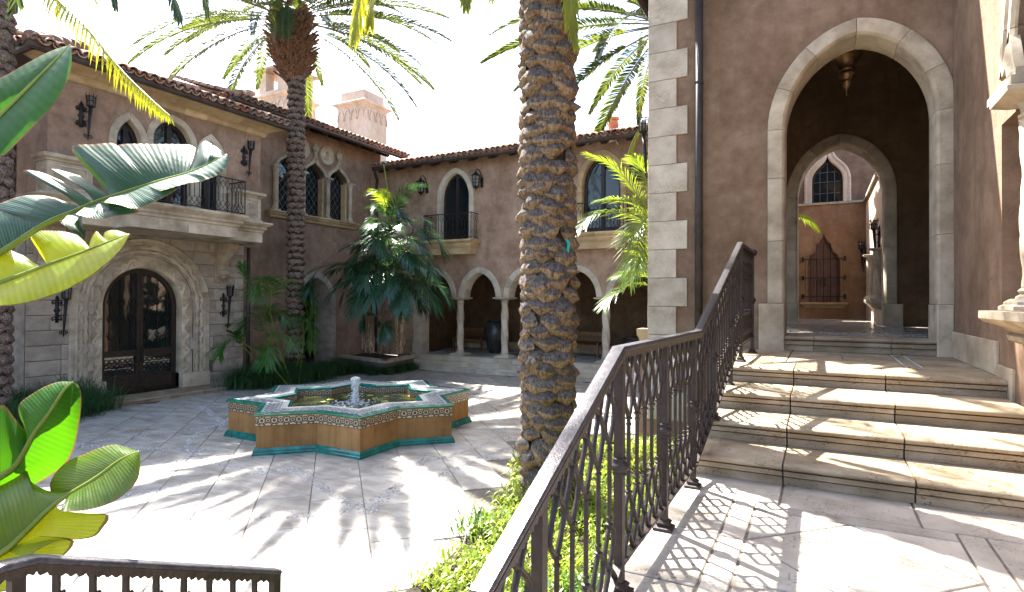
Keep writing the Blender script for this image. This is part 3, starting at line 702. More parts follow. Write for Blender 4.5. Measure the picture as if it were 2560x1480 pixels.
TCAP, TPAN = tile_mesh(False), tile_mesh(True)
MORTAR = m_plain('eave_mortar', (.2, .22, .21), (.34, .36, .34), 20, .9, .3)
def tile_roof(fr, u0, u1, ne, we, slope, rows, parent, depth, sp=.21, pan_rows=2):
    sl_ = radians(slope); up = (fr.N*-cos(sl_)+V((0, 0, sin(sl_)))).normalized(); nr = fr.U.cross(up).normalized()
    if nr.z < 0: nr = -nr
    base = Matrix((fr.U, up, nr)).transposed().to_4x4()
    if base.to_3x3().determinant() < 0: base = Matrix((-fr.U, up, nr)).transposed().to_4x4()
    deck = MB(); a = fr.P(u0, we-.03, ne); b = fr.P(u1, we-.03, ne); top = up*depth
    deck.loft([[a, b, b+top, a+top], [p-nr*.06 for p in (a, b, b+top, a+top)]])
    ob('roof_deck', deck, TILE, parent)
    n = int((u1-u0)/sp); rest = MB(); mm = MB()
    for i in range(n+1):
        u = u0+i*sp+(u1-u0-n*sp)/2
        q = fr.P(u, we+.01, ne-.02)
        lp = [q+fr.U*(.08*cos(pi*k/6))+nr*(.06*sin(pi*k/6)+.0) for k in range(7)]
        mm.add(lp+[q], [(k, k+1, 7) for k in range(6)])
        for r_ in range(rows):
            j = Matrix.Translation(fr.P(u+R.uniform(-.012, .012), we, ne)+up*(r_*.36-.06+R.uniform(-.03, .03))+nr*(.025+.01*r_*0+R.uniform(0, .014))) @ base @ Euler((R.uniform(.0, .06), R.uniform(-.05, .05), R.uniform(-.05, .05))).to_matrix().to_4x4()
            inst('roof_tile', TCAP, j, parent)
            if r_ < pan_rows and i < n:
                j = Matrix.Translation(fr.P(u+sp/2, we, ne)+up*(r_*.36-.09+R.uniform(-.02, .02))+nr*(-.015)) @ base @ Euler((.03, R.uniform(-.04, .04), R.uniform(-.04, .04))).to_matrix().to_4x4()
                inst('roof_tile', TPAN, j, parent)
        r_ = rows
        while r_*.36 < depth-.2:
            j = Matrix.Translation(fr.P(u, we, ne)+up*(r_*.36)+nr*.03) @ base
            rest.add([j @ v.co for v in TCAP.vertices], [tuple(p.vertices) for p in TCAP.polygons]); r_ += 1
    ob('eave_mortar', mm, MORTAR, parent, kind='stuff')
    if rest.v: ob('upper_tiles', rest, TILE, parent, kind='stuff')
def gutter(fr, u0, u1, n, w_, parent, back=None):
    pr = [(n-.10, w_-.02), (n-.10, w_-.10), (n-.06, w_-.13), (n-.01, w_-.13), (n+.03, w_-.09), (n+.035, w_-.01), (n+.05, w_), (n+.035, w_+.008), (n-.09, w_+.0)]
    ob('gutter', extr(fr, u0, u1, pr), GUTTER, parent)
def rafters(fr, us, wwall, wend, n, parent, wd=.15, h=.13):
    for u in us:
        m = MB(); pr = [(0, wwall), (n, wend), (n, wend-h*.6), (n-.08, wend-h), (0, wwall-h)]
        ob('rafter_tail', m.loft([[fr.P(u+s*wd/2, b, a) for a, b in pr] for s in (-1, 1)]), WOODD, parent)
def lattice(fr, u, n, w0, w1, sp, r, col=True, wob=1.5, zone=.30, seg=5, mid=6):
    """one ornamental baluster: straight shaft, and above and below it two strands that swing out to meet the neighbours"""
    m = MB(); H = w1-w0; a, b = w0+H*zone, w1-H*zone
    m.tube([fr.P(u, a, n), fr.P(u, b, n)], r, mid)
    for lo, hi in ((a, w0), (b, w1)):
        for s in (-1, 1):
            pts = []; rad = []
            for i in range(13):
                t = i/12; of = sp/2*.93*abs(sin(pi*t*wob)); pts.append(fr.P(u+s*of, lo+(hi-lo)*t, n)); rad.append(r*(.8+.45*abs(sin(pi*t*wob*2))**.5*0+.5*(abs(sin(pi*t*wob)) > .93)))
            m.tube(pts, rad, seg)
    if col:
        for w_ in (a, b, (a+b)/2):
            c = fr.P(u, w_, n); m.lathe([(r*1.1, -r), (r*1.9, -r*.5), (r*1.9, r*.5), (r*1.1, r)], c, 7)
    return m
def iron_balcony(fr, u0, u1, n0, n1, w0, w1, parent, sp=.115, name='balcony_railing'):
    """railing on three sides of a balcony; a part of its building, each bar a sub-part"""
    rl = MB()
    for w_ in (w0+.06, w1):
        for a, b in ((fr.P(u0, w_, n0), fr.P(u0, w_, n1)), (fr.P(u0, w_, n1), fr.P(u1, w_, n1)), (fr.P(u1, w_, n1), fr.P(u1, w_, n0))): rl.tube([a, b], .016 if w_ == w1 else .011, 6)
    top = ob(name, rl, BLACKI, parent)
    k = round((u1-u0)/sp); s = (u1-u0)/k
    for i in range(k+1):
        u = u0+s*i
        if i % 5 == 0 or i == k: m = MB().tube([fr.P(u, w0, n1), fr.P(u, w1+.02, n1)], .014, 6); ob('post', m, BLACKI, top)
        else: ob('baluster', lattice(fr, u, n1, w0+.06, w1, s, .0075), BLACKI, top)
    sf = Fr(fr.P(0, 0, 0), fr.N, fr.U)
    for uu in (u0, u1):
        k2 = max(2, round((n1-n0)/sp)); s2 = (n1-n0)/k2
        for i in range(1, k2):
            ob('baluster', lattice(Fr(fr.P(uu, 0, n0), fr.N, fr.U), s2*i, 0, w0+.06, w1, s2, .0075), BLACKI, top)
    return top
def scroll(c, ax, ay, r, turns=1.3, n=16, s=1, st=0):
    return [c+ax*(s*cos(st+2*pi*turns*i/n)*r*(1-.75*i/n))+ay*(sin(st+2*pi*turns*i/n)*r*(1-.75*i/n)) for i in range(n+1)]
def torch(fr, u, w0, w1, label, group='torch lanterns'):
    """wrought iron wall torch: pointed staff, scrolled bracket and crown-shaped cage"""
    H = w1-w0; P = fr.P; nn = .13
    t = thing('wall_torch', P(u, w0, nn), label, 'wall torch', group)
    ob('staff', MB().tube([P(u, w0+.04, nn-.05), P(u+.005, w0+H*.3, nn-.03), P(u+.02, w0+H*.74, nn)], [.010, .026, .036], 8), BLACKI, t, True)
    m = MB()
    m.tube([P(u-.10, w0+H*.28, .012), P(u-.10, w0+H*.78, .012)], .04, 6)
    for s in (-1, 1):
        for w_ in (w0+H*.36, w0+H*.68): m.tube(scroll(P(u-.10+s*.045, w_, .02), fr.U, fr.Z, .05, 1.2, 12, s, -1.2), .018, 5)
        m.tube(scroll(P(u+s*.045, w0+.10, nn-.05), fr.U, fr.Z, .04, 1.1, 10, s, -2.2), .010, 5)
    for w_ in (w0+H*.42, w0+H*.62): m.tube([P(u-.10, w_, .012), P(u+.01, w_, nn-.02)], .012, 5)
    m.tube([P(u-.10, w0+H*.46, .02), P(u-.05, w0+H*.52, .02), P(u-.10, w0+H*.58, .02), P(u-.15, w0+H*.52, .02), P(u-.10, w0+H*.46, .02)], .022, 5)
    m.tube([P(u, w0, nn-.05), P(u, w0+.05, nn-.05)], [.004, .018], 6); m.tube([P(u-.1, w0+H*.78, .012), P(u-.1, w0+H*.85, .012)], [.03, .004], 6)
    ob('scroll_bracket', m, BLACKI, t, True)
    cg = MB(); c0 = w0+H*.745; hc = H*.215; cx = u+.025
    for k in range(8):
        a = 2*pi*k/8; q = lambda z, r: P(cx+r*cos(a), z, nn+r*sin(a))
        cg.tube([q(c0, .07), q(c0+hc, .088), q(c0+hc+.05, .10)], [.009, .009, .002], 4)
    for z, r in ((c0, .07), (c0+hc*.5, .078), (c0+hc*.93, .086)):
        cg.tube([P(cx+r*cos(2*pi*k/12), z, nn+r*sin(2*pi*k/12)) for k in range(13)], .009, 4)
    cg.tube([P(cx, c0-.03, nn), P(cx, c0, nn)], [.03, .065], 8)
    ob('cage', cg, BLACKI, t)
    ob('glass', MB().tube([P(cx, c0+.005, nn), P(cx, c0+hc*.8, nn)], [.048, .055], 8), LAMPG, t, True)
    return t
def lantern(fr, u, w0, w1, label, group='hexagonal wall lanterns'):
    H = w1-w0; P = fr.P; nn = .24
    t = thing('wall_lantern', P(u, w0, nn), label, 'wall lantern', group)
    pl = MB(); fr.box(pl, u+.07, u+.16, w0+H*.18, w0+H*.62, .0, .03); pl.tube([P(u+.115, w0+H*.55, .03), P(u+.10, w0+H*.85, .10), P(u+.05, w0+H*.99, .17), P(u, w0+H*.93, nn), P(u, w0+H*.86, nn)], .016, 6)
    ob('arm', pl, BLACKI, t, True)
    c = P(u, 0, nn); r = .135
    ob('hood', MB().lathe([(.0+.01, w0+H*.86), (.05, w0+H*.82), (.07, w0+H*.76), (r*1.25, w0+H*.68), (r*1.28, w0+H*.66), (r, w0+H*.655)], c, 6), BLACKI, t)
    ob('glass', MB().lathe([(r*.72, w0+H*.20), (r*.93, w0+H*.652)], c, 6), LAMPG, t)
    m = MB()
    for k in range(6):
        a = 2*pi*k/6; m.tube([c+V((r*.78*cos(a), r*.78*sin(a), w0+H*.19)), c+V((r*cos(a), r*sin(a), w0+H*.66))], .012, 4)
    for z, q in ((.19, .78), (.34, .86), (.50, .93)): m.tube([c+V((r*q*cos(2*pi*k/6), r*q*sin(2*pi*k/6), w0+H*z)) for k in range(7)], .009, 4)
    m.lathe([(r*.8, w0+H*.2), (r*.7, w0+H*.14), (.03, w0+H*.09), (.035, w0+H*.06), (.004, w0)], c, 6)
    ob('cage', m, BLACKI, t)
    return t
def arch_door(fr, c, a, sp, ri, bottom, parent, n=-.16, name='glazed_door'):
    """a pair of dark glazed leaves in a pointed opening"""
    fa = lancet if a < .3 else xyarch
    out = jamb(fa(c, sp, a, ri, 10), bottom)
    d = ob(name, sweep(fr, out, [(-.09, n-.03), (-.09, n+.03), (.02, n+.03), (.02, n-.03)]), DOORM, parent)
    m = MB(); fr.box(m, c-.055, c+.055, bottom, sp+ri-.05, n-.025, n+.04); fr.box(m, c-a, c+a, bottom, bottom+.22, n-.02, n+.025)
    ob('mullion', m, DOORM, d)
    pl = jamb(fa(c, sp, a*.99, ri*.99, 10), bottom)
    ob('pane', MB().add([fr.P(u, w_, n-.015) for u, w_ in pl], [tuple(range(len(pl)))]), GLASS, d)
    return d

# ------------------------------------------------------------ left wing with the carved stone doorway
lw = thing('left_wing', (-14.1, 8.1, 0), 'left wing with carved stone doorway below a balcony and three arched openings', 'building')
LF = Fr((-14.1, 0, 0), (0, 1, 0), (1, 0, 0))
DC, DA, DSP, DRI = 8.02, .88, 2.14, .89
dpath = jamb(xyarch(DC, DSP, DA, DRI, 16), .1)
hole = jamb(xyarch(DC, DSP, DA+.3, DRI+.3, 16), .001)
gf = ob('ground_floor_wall', wall_mb(LF, [(5.66, 0), (10.63, 0), (10.63, 3.85), (5.66, 3.85)], [hole], .5), DARKJ, lw)
ob('side_return', MB().box((-15.6, 5.66, 0), (-14.6, 10.6, 3.85)).box((-14.598, 5.645, 0), (-14.11, 5.66, 3.8)), ASHLAR, lw)
row = 0; z = .40
while z < 3.78:
    u = 5.665; h = min(.312, 3.795-z)
    while u < 10.62:
        L = R.choice((.42, .62, .62, .8)); L = min(L, 10.635-u)
        if 10.635-(u+L) < .2: L = 10.635-u
        cu, cz = u+L/2, z+h/2
        d = sqrt((cu-DC)**2+max(0, cz-DSP)**2)
        if d > 1.34: 
            m = MB(); LF.bevbox(m, u+.006, u+L-.006, z+.006, z+h-.006, -.1, .024+R.uniform(-.003, .005), .006); ob('stone_block', m, ASHLAR, gf)
        u += L
    z += .312
for a, b in ((5.64, 6.46), (9.58, 10.66)):
    m = MB(); stacked(LF, a, b, [(0, .06, 0), (.33, .06, 0), (.36, .05, 0), (.395, .03, 0)], m, back=-.1); ob('plinth', m, ASHLAR, lw)
ds = ob('door_surround', sweep(LF, jamb(xyarch(DC, DSP, DA, DRI, 16), .1), [(0, -.30), (0, -.10), (.02, -.07), (.30, -.03), (.30, -.3)]), TRIM, lw, auto=40)
up = jamb(xyarch(DC, DSP, DA, DRI, 16), .46)
ob('carved_band', carved(LF, up, .03, .27, -.055, .05, 9, 16), TRIM, ds, True)
ob('fillet', sweep(LF, up, [(.30, -.1), (.30, .015), (.335, .015), (.335, -.1)]), TRIM, ds, auto=40)
ob('rope_moulding', rope(LF, up, .395, .0, .054, 3, .26, amp=.33), TRIM, ds, True)
ob('carved_band', carved(LF, up, .45, .56, .02, .04, 6, 22), TRIM, ds, True)
ob('backing', sweep(LF, dpath, [(.302, -.3), (.302, -.02), (.57, -.01), (.57, -.3)]), TRIM, ds, auto=40)
L_ = sum((V(p)-V(q)).length for p, q in zip(up, up[1:]))
stones('outer_moulding', LF, up, [(.555, -.1), (.555, .05), (.575, .085), (.60, .085), (.615, .06), (.69, .075), (.715, .05), (.72, .0), (.72, -.1)], TRIM, ds, k=13)
for a, b in ((DC-DA-.72, DC-DA-.0), (DC+DA+.0, DC+DA+.72)):
    m = MB(); LF.bevbox(m, a, b, .095, .46, -.28, .095, .012); ob('pedestal', m, TRIM, ds)
DF = Fr((-14.33, 0, 0), (0, 1, 0), (1, 0, 0))
def half(sgn, inset, w0):
    pts = [(u, w_) for u, w_ in xyarch(DC, DSP, DA-inset, DRI-inset, 14)]
    pts = [p for p in pts if (p[0] <= DC-.03 if sgn < 0 else p[0] >= DC+.03)]
    e = DC+sgn*(.004+inset*.62)
    hh = sqrt(max(0, 1-((e-DC)/(DA-inset))**2))*(DRI-inset)+DSP
    if sgn < 0: return [(pts[0][0], w0)]+pts+[(e, hh), (e, w0)]
    return [(e, w0), (e, hh)]+pts+[(pts[-1][0], w0)]
for sgn in (-1, 1):
    e0, e1 = (DC-DA+.11, DC-.075) if sgn < 0 else (DC+.075, DC+DA-.11)
    low_ = [(e0, .52), (e1, .52), (e1, .96), (e0, .96)]
    leaf = ob('door_leaf', wall_mb(DF, half(sgn, .0, .10), [half(sgn, .11, 1.10), low_], .06), DOORM, lw)
    ob('pane', MB().add([DF.P(u, w_, -.04) for u, w_ in half(sgn, .08, .45)], [tuple(range(len(half(sgn, .08, .45))))]), GLASS2, leaf)
    gm = MB(); wd = (e1-e0)
    for i in range(6):
        for j in range(3):
            cx, cz = e0+wd*(i+.5)/6, .56+.36*(j+.5)/3
            rr = wd/12*.95; gm.tube([DF.P(cx+rr*cos(2*pi*k/8), cz+rr*sin(2*pi*k/8)*.8, -.012) for k in range(9)], .009, 4)
    ob('grille', gm, BLACKI, leaf)
    bm_ = MB()
    for i in range(3):
        u = e0+wd*(i+.5)/3; top = DSP+(DRI-.12)*sqrt(max(0, 1-((u-DC)/(DA-.11))**2))
        bm_.tube([DF.P(u, 1.1, -.015), DF.P(u, top, -.015)], .009, 5)
        for q in (1.45, 1.85, 2.25): 
            if q+.1 < top: bm_.tube([DF.P(u, q-.09, -.012), DF.P(u+.045, q, -.012), DF.P(u, q+.09, -.012), DF.P(u-.045, q, -.012), DF.P(u, q-.09, -.012)], .010, 4)
    ob('glazing_bars', bm_, BLACKI, leaf)
    ob('handle', MB().tube([DF.P(DC+sgn*.05, 1.18, .0), DF.P(DC+sgn*.055, 1.17, .06), DF.P(DC+sgn*.055, .80, .06), DF.P(DC+sgn*.05, .79, 0)], .014, 6), BLACKI, leaf)
    pm = MB(); DF.bevbox(pm, e0, e1, .17, .44, -.01, .018, .012); ob('kick_panel', pm, DOORM, leaf)
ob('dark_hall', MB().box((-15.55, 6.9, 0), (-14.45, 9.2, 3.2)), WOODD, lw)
st = thing('door_step', (-13.6, 8.0, 0), 'low pale stone step in front of the carved doorway', 'step')
for a, b in ((6.55, 7.3), (7.3, 8.1), (8.1, 8.9), (8.9, 9.52)):
    m = MB(); LF.loft if 0 else None
    extr(LF, a+.003, b-.003, [(.0, .0), (.88, .0), (.88, .05), (.9, .065), (.905, .08), (.89, .098), (.0, .1)], m); ob('step_block', m, TRAV, st)
ob('recessed_wall', MB().box((-15.0, -2, 0), (-14.6, 5.64, 6.6)), STUCCO_M, lw)
# upper floor
WX = -13.35
UW = Fr((WX, 0, 0), (0, 1, 0), (1, 0, 0))
wins = [(7.20, .26, 5.72, .50), (8.16, .45, 5.95, .50), (9.12, .26, 5.72, .50)]
larch = lambda c, sp, a, ri, n: (lancet if a < .3 else xyarch)(c, sp, a, ri, n)
hs = []
for c, a, sp, ri in wins: hs.append([(p.x+q.x*.02, p.y+q.y*.02) for p, q in path_frames(jamb(larch(c, sp, a, ri, 10), 4.33))])
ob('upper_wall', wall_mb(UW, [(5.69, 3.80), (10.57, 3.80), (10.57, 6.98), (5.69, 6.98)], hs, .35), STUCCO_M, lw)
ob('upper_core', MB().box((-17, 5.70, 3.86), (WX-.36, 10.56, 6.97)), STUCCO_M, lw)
for i, (c, a, sp, ri) in enumerate(wins):
    for seg in split_path(jamb(larch(c, sp, a, ri, 10), 4.33), k=6, gap=.004):
        ob('window_stone', sweep(UW, None, frames=seg, prof=[(0, -.2), (0, .03), (.02, .05), (.13, .055), (.155, .03), (.155, 0), (.03, 0), (.03, -.2)]), TRIM, lw, auto=40)
    arch_door(UW, c, a, sp, ri, 4.33, lw, -.17, 'balcony_door')
# balcony
bal = ob('balcony_slab', stacked(UW, 5.50, 10.27, [(3.79, .47, 0), (4.03, .47, .0), (4.05, .50, .03), (4.10, .50, .03), (4.13, .55, .08), (4.16, .56, .09), (4.19, .54, .07), (4.22, .60, .13), (4.27, .66, .19), (4.305, .66, .19)], back=-.76), TRIM, lw, auto=35)
segs = [6.65, 7.25, 7.9, 8.55, 9.13]
for a, b in zip(segs, segs[1:]):
    e0 = 1 if a == 6.65 else 0; e1 = 1 if b == 9.13 else 0
    m = MB(); lv = [(3.775, 1.05, 0), (4.02, 1.05, .0), (4.04, 1.08, .03), (4.09, 1.08, .03), (4.12, 1.13, .08), (4.15, 1.14, .09), (4.18, 1.12, .07), (4.21, 1.17, .12), (4.27, 1.22, .17), (4.32, 1.22, .17)]
    m.loft([[UW.P(a+.002-e*e0, w_, .45), UW.P(a+.002-e*e0, w_, n), UW.P(b-.002+e*e1, w_, n), UW.P(b-.002+e*e1, w_, .45)] for w_, n, e in lv]); ob('balcony_stone', m, TRIM, bal, auto=35)
for a, b in ((5.50, 6.30), (9.60, 10.27)):
    pa = ob('parapet', stacked(UW, a, b, [(4.31, .46, .02), (4.36, .46, .02), (4.39, .42, -.01), (4.94, .42, -.01), (4.95, .45, .02), (4.98, .45, .02), (5.01, .51, .08), (5.07, .52, .09), (5.08, .50, .07)]), TRIM, lw, auto=35)
    ob('carved_panel', carved(UW, [(b-.13, 4.65), (a+.13, 4.65)], -.2, .2, .425, .03, 12, 9, .02), TRIM, pa, True)
    ob('panel_frame', sweep(UW, [(a+.1, 4.44), (b-.1, 4.44), (b-.1, 4.88), (a+.1, 4.88)], [(0, .42), (0, .44), (.02, .44), (.02, .42)], True), TRIM, pa)
SP_ = Fr((0, 5.51, 0), (1, 0, 0), (0, -1, 0))
ob('carved_panel', carved(SP_, [(-12.99, 4.65), (-13.3, 4.65)], -.2, .2, .008, .03, 12, 9, .02), TRIM, lw, True)
iron_balcony(UW, 6.62, 9.30, .47, 1.06, 4.325, 5.16, lw, .118)
for u in (5.98, 9.95):
    pr = [(0, 2.95), (.10, 2.92), (.17, 2.98), (.17, 3.06), (.10, 3.10), (.13, 3.20), (.25, 3.38), (.36, 3.52), (.50, 3.62), (.56, 3.72), (.54, 3.785), (0, 3.785)]
    k = ob('corbel', extr(LF, u-.13, u+.13, pr), TRIM, lw)
    m = MB()
    for s in (-1, 1):
        m.tube(scroll(LF.P(u+s*.135, 3.60, .27), LF.N, LF.Z, .15, 1.6, 22, 1, 1.2), .022, 5); m.tube(scroll(LF.P(u+s*.135, 3.03, .09), LF.N, LF.Z, .07, 1.4, 16, 1, 1.2), .016, 5)
    ob('scroll', m, TRIM, k); m = MB(); LF.box(m, u-.2, u+.2, 2.75, 3.785, .024, .05); m.sphere(LF.P(u, 2.90, .12), .075, 8, 5); ob('back_plate', m, TRIM, k)
# cornice, gutter, roof
us = [5.62+i*(5.04/9) for i in range(10)]
for a, b in zip(us, us[1:]):
    e0 = 1 if a == us[0] else 0; e1 = 1 if b == us[-1] else 0
    for lv in ([(6.70, .02, .0), (6.72, .05, .03), (6.80, .08, .06), (6.815, .11, .09), (6.835, .11, .09)], [(6.836, .10, .08), (6.87, .16, .14), (6.92, .28, .26), (6.955, .40, .38), (6.99, .44, .42)]):
        sh = .28 if lv[0][0] > 6.83 else 0; m = MB()
        a_, b_ = (a+sh*(not e0), b+sh*(not e1))
        m.loft([[UW.P(a_+.002-e*e0, w_, 0), UW.P(a_+.002-e*e0, w_, n), UW.P(b_-.002+e*e1, w_, n), UW.P(b_-.002+e*e1, w_, 0)] for w_, n, e in lv]); ob('cornice_stone', m, SANDST, lw, auto=30)
gutter(UW, 5.12, 11.05, .58, 7.04, lw)
LS = Fr((0, 5.69, 0), (1, 0, 0), (0, -1, 0))
gutter(LS, -17, WX+.58, .52, 7.04, lw)
ob('eave_board', MB().box((-17, 5.2, 6.992), (WX+.5, 11.0, 7.02)), GUTTER, lw)
tile_roof(UW, 5.15, 11.0, .60, 7.06, 19, 3, lw, 3.0)
m = MB()
for i in range(6):
    p0 = V((WX+.60, 5.12, 7.15))+V((-.945, .0, .325)).normalized()*0
    a = V((WX+.56-i*.28, 5.16+i*.28, 7.13+i*.135)); b = a+V((-.36, .36, .17)); m.tube([a, b], [.11, .09], 8)
ob('hip_tile', m, TILE, lw, True, kind='stuff')
tile_roof(LS, -16.5, WX+.55, .52, 7.06, 19, 1, lw, .5)
m = MB().tube([(-14.02, 10.74, 0), (-14.02, 10.74, 3.75)], .05, 10); ob('downpipe', m, PIPE, lw, True)
torch(UW, 6.36, 5.55, 6.50, 'black iron wall torch high on the left wing, at its left end')
torch(UW, 10.15, 5.55, 6.50, 'black iron wall torch high on the left wing, right of the balcony openings')
torch(LF, 6.30, 1.50, 2.58, 'black iron wall torch on stone blocks left of the carved doorway')
torch(LF, 10.12, 1.52, 2.70, 'black iron wall torch on stone blocks right of the carved doorway, below the corbel')
# ------------------------------------------------------------ middle wing with the triple ogee window
mw = thing('middle_wing', (-15, 13.5, 0), 'middle wing with triple ogee window, stone medallions and a deep arched passage', 'building')
SB = Fr((-15, 0, 0), (0, 1, 0), (1, 0, 0))
cu = [12.37, 13.455, 14.54, 15.62]
ogs = [(cu[i]+cu[i+1])/2 for i in range(3)]
PC, PA, PSP, PRI = 14.09, .70, 2.15, .88
ph = [(p.x+q.x*.05, p.y+q.y*.05) for p, q in path_frames(jamb(xyarch(PC, PSP, PA, PRI, 12), .02))]
oh = [jamb(ogee(c, 6.42, .44, .56, 10), 5.09) for c in ogs]
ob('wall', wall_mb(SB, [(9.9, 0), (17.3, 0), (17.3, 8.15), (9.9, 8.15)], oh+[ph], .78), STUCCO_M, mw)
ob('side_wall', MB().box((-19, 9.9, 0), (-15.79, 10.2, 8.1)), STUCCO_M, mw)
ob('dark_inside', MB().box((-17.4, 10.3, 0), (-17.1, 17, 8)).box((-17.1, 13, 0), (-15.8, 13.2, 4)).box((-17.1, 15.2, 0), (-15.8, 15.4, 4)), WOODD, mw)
for k, c in enumerate(ogs):
    og = ogee(c, 6.42, .44, .56, 10)
    w_ = ob('ogee_window', sweep(SB, jamb(og, 5.09), [(-.07, -.30), (-.07, -.22), (.0, -.22), (.0, -.30)]), WOODD, mw)
    ob('pane', MB().add([SB.P(u, z_, -.27) for u, z_ in jamb(og, 5.09)], [tuple(range(len(og)+2))]), GLASS, w_)
    ld = MB(); sp = .235
    for i in range(-12, 13):
        for sg in (-1, 1):
            pts = []
            for j in range(61):
                z_ = 5.1+j*.0325; u = c+i*sp+sg*(z_-5.9)*.78
                t = (z_-6.42)/.56; hw = .36 if t < 0 else .36*max(0, (1-t))**.75
                if abs(u-c) < hw and z_ < 6.85: pts.append((u, z_))
            if len(pts) > 1: ld.tube([SB.P(*pts[0], -.262), SB.P(*pts[-1], -.262)], .006, 3)
    ob('lead_lattice', ld, LEAD, w_)
    ob('arch_rope', rope(SB, og, .045, .02, .055, 2, .09, .018, 8, .18), TRIM, w_, True)
    ob('arch_stone', sweep(SB, og, [(-.0, -.22), (-.0, .02), (.03, .03), (.10, .02), (.11, 0), (.11, -.05), (.02, -.05), (.02, -.22)]), SANDST, w_, auto=40)
    ob('jamb_stone', MB().box(tuple(SB.P(c+.36, 5.09, -.22)), tuple(SB.P(c+.43, 6.44, -.01))).box(tuple(SB.P(c-.43, 5.09, -.22)), tuple(SB.P(c-.36, 6.44, -.01))), SANDST, w_)
    f = MB(); q = SB.P(c, 0, .06); f.lathe([(.05, 6.98), (.055, 7.06), (.07, 7.1), (.055, 7.14), (.05, 7.22), (.075, 7.26), (.1, 7.3), (.13, 7.38), (.10, 7.44), (.055, 7.5), (.004, 7.58)], q, 8, lob=4, amp=.12)
    ob('finial', f, TRIM, w_, auto=50)
for u in cu:
    q = SB.P(u, 0, .06); m = MB().lathe([(.095, 5.12), (.1, 5.18), (.085, 5.22), (.07, 5.25), (.066, 6.18), (.08, 6.2), (.08, 6.22), (.065, 6.24), (.075, 6.3), (.105, 6.38), (.12, 6.43)], q, 12)
    sqstack(tuple(q), [(.115, 5.085), (.115, 5.125)], m); sqstack(tuple(q), [(.12, 6.43), (.135, 6.45), (.135, 6.49), (.12, 6.5)], m)
    ob('colonnette', m, TRIM, mw, auto=40)
    if u in (cu[1], cu[2]):
        md = MB(); b = SB.P(u-.02, 7.27, 0)
        loops = []
        for r, n in ((.335, .0), (.335, .05), (.30, .075), (.255, .05), (.24, .03), (.22, .03)): loops.append([SB.P(u-.02+r*.95*cos(2*pi*j/28), 7.27+r*sin(2*pi*j/28), n) for j in range(28)])
        md.loft(loops); mo = ob('medallion', md, TRIM, mw, auto=40)
        ms = MB(); ms.sphere(SB.P(u-.0, 7.33, .03), .10, 10, 6, sc=(.4, .8, 1)); ms.sphere(SB.P(u-.04, 7.17, .03), .10, 10, 6, sc=(.35, 1.3, .7)); ob('relief', ms, TRIM, mo, True)
sl_ = [12.14, 13.1, 14.05, 15.0, 15.93]
for a, b in zip(sl_, sl_[1:]):
    e0, e1 = (a == 12.14), (b == 15.93); m = MB()
    m.loft([[SB.P(a+.002-e*e0, w_, 0), SB.P(a+.002-e*e0, w_, n), SB.P(b-.002+e*e1, w_, n), SB.P(b-.002+e*e1, w_, 0)] for w_, n, e in [(4.87, .08, -.05), (4.90, .10, -.03), (4.94, .11, -.02), (4.96, .15, .02), (4.99, .17, .04), (5.01, .16, .03), (5.04, .21, .07), (5.085, .21, .07)]])
    ob('sill_stone', m, SANDST, mw, auto=35)
pp = jamb(xyarch(PC, PSP, PA, PRI, 12), .05)
stones('passage_stone', SB, pp, [(0, -.8), (0, .0), (.02, .03), (.20, .03), (.24, .0), (.24, -.03), (.04, -.03), (.04, -.8)], ASHLAR, mw, k=14)
rafters(SB, [11.5, 12.3, 13.1, 13.89, 14.69, 15.49, 16.29, 17.0], 8.07, 7.86, .62, mw, .20, .14)
ob('eave_board', MB().loft([[SB.P(10.3, 8.10, 0), SB.P(17.4, 8.10, 0), SB.P(17.4, 8.13, 0), SB.P(10.3, 8.13, 0)], [SB.P(10.3, 7.87, .76), SB.P(17.9, 7.87, .76), SB.P(17.9, 7.90, .76), SB.P(10.3, 7.90, .76)]]), GUTTER, mw)
gutter(SB, 10.40, 17.95, .82, 7.88, mw)
SS = Fr((0, 9.9, 0), (1, 0, 0), (0, -1, 0))
gutter(SS, -19, -14.2, -.44, 7.88, mw)
tile_roof(SB, 10.45, 18.0, .82, 7.92, 19, 3, mw, 3.4)
tile_roof(SS, -18, -14.25, -.44, 7.92, 19, 1, mw, .5)
m = MB()
for i in range(8):
    a = V((-14.2-i*.28, 10.46+i*.28, 8.0+i*.135)); m.tube([a, a+V((-.36, .36, .17))], [.11, .09], 8)
ob('hip_tile', m, TILE, mw, True, kind='stuff')
lantern(SB, 15.88, 2.0, 2.75, 'black hexagonal wall lantern between the passage arch and the planter palms')

# ------------------------------------------------------------ arcade wing
aw = thing('arcade_wing', (-8.5, 16.75, 0), 'arcade wing with twisted columns below and two balcony doors above under tiled eaves', 'building')
AY = 16.75
AF = Fr((0, AY, 0), (1, 0, 0), (0, -1, 0))
acs = [-11.94+1.765*k for k in range(6)]
AAa, ASp, ARi = .63, 2.42, .82
AR = [xyarch(c, ASp, AAa, ARi, 10) for c in acs]
outl = [(-15.05, .3), (-12.62, .3)]
for A_ in AR: outl += [(p.x+q.x*.06, p.y+q.y*.06) for p, q in path_frames(A_)]
outl += [(-2.4, ASp), (-2.4, .3), (-1.0, .3), (-1.0, 7.42), (-15.05, 7.42)]
wd = [(-11.165, .565, 5.86, .86), (-5.86, .60, 5.86, .87)]
hs = [[(p.x+q.x*.02, p.y+q.y*.02) for p, q in path_frames(jamb(xyarch(c, sp, a, ri, 10), 4.35))] for c, a, sp, ri in wd]
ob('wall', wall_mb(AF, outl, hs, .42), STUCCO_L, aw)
ap = [(0, -.43), (0, .0), (.02, .025), (.19, .03), (.215, .0), (.215, -.03), (.04, -.03), (.04, -.43)]
for A_ in AR: stones('arch_stone', AF, A_, ap, CREAM, aw, k=8)
m = MB()
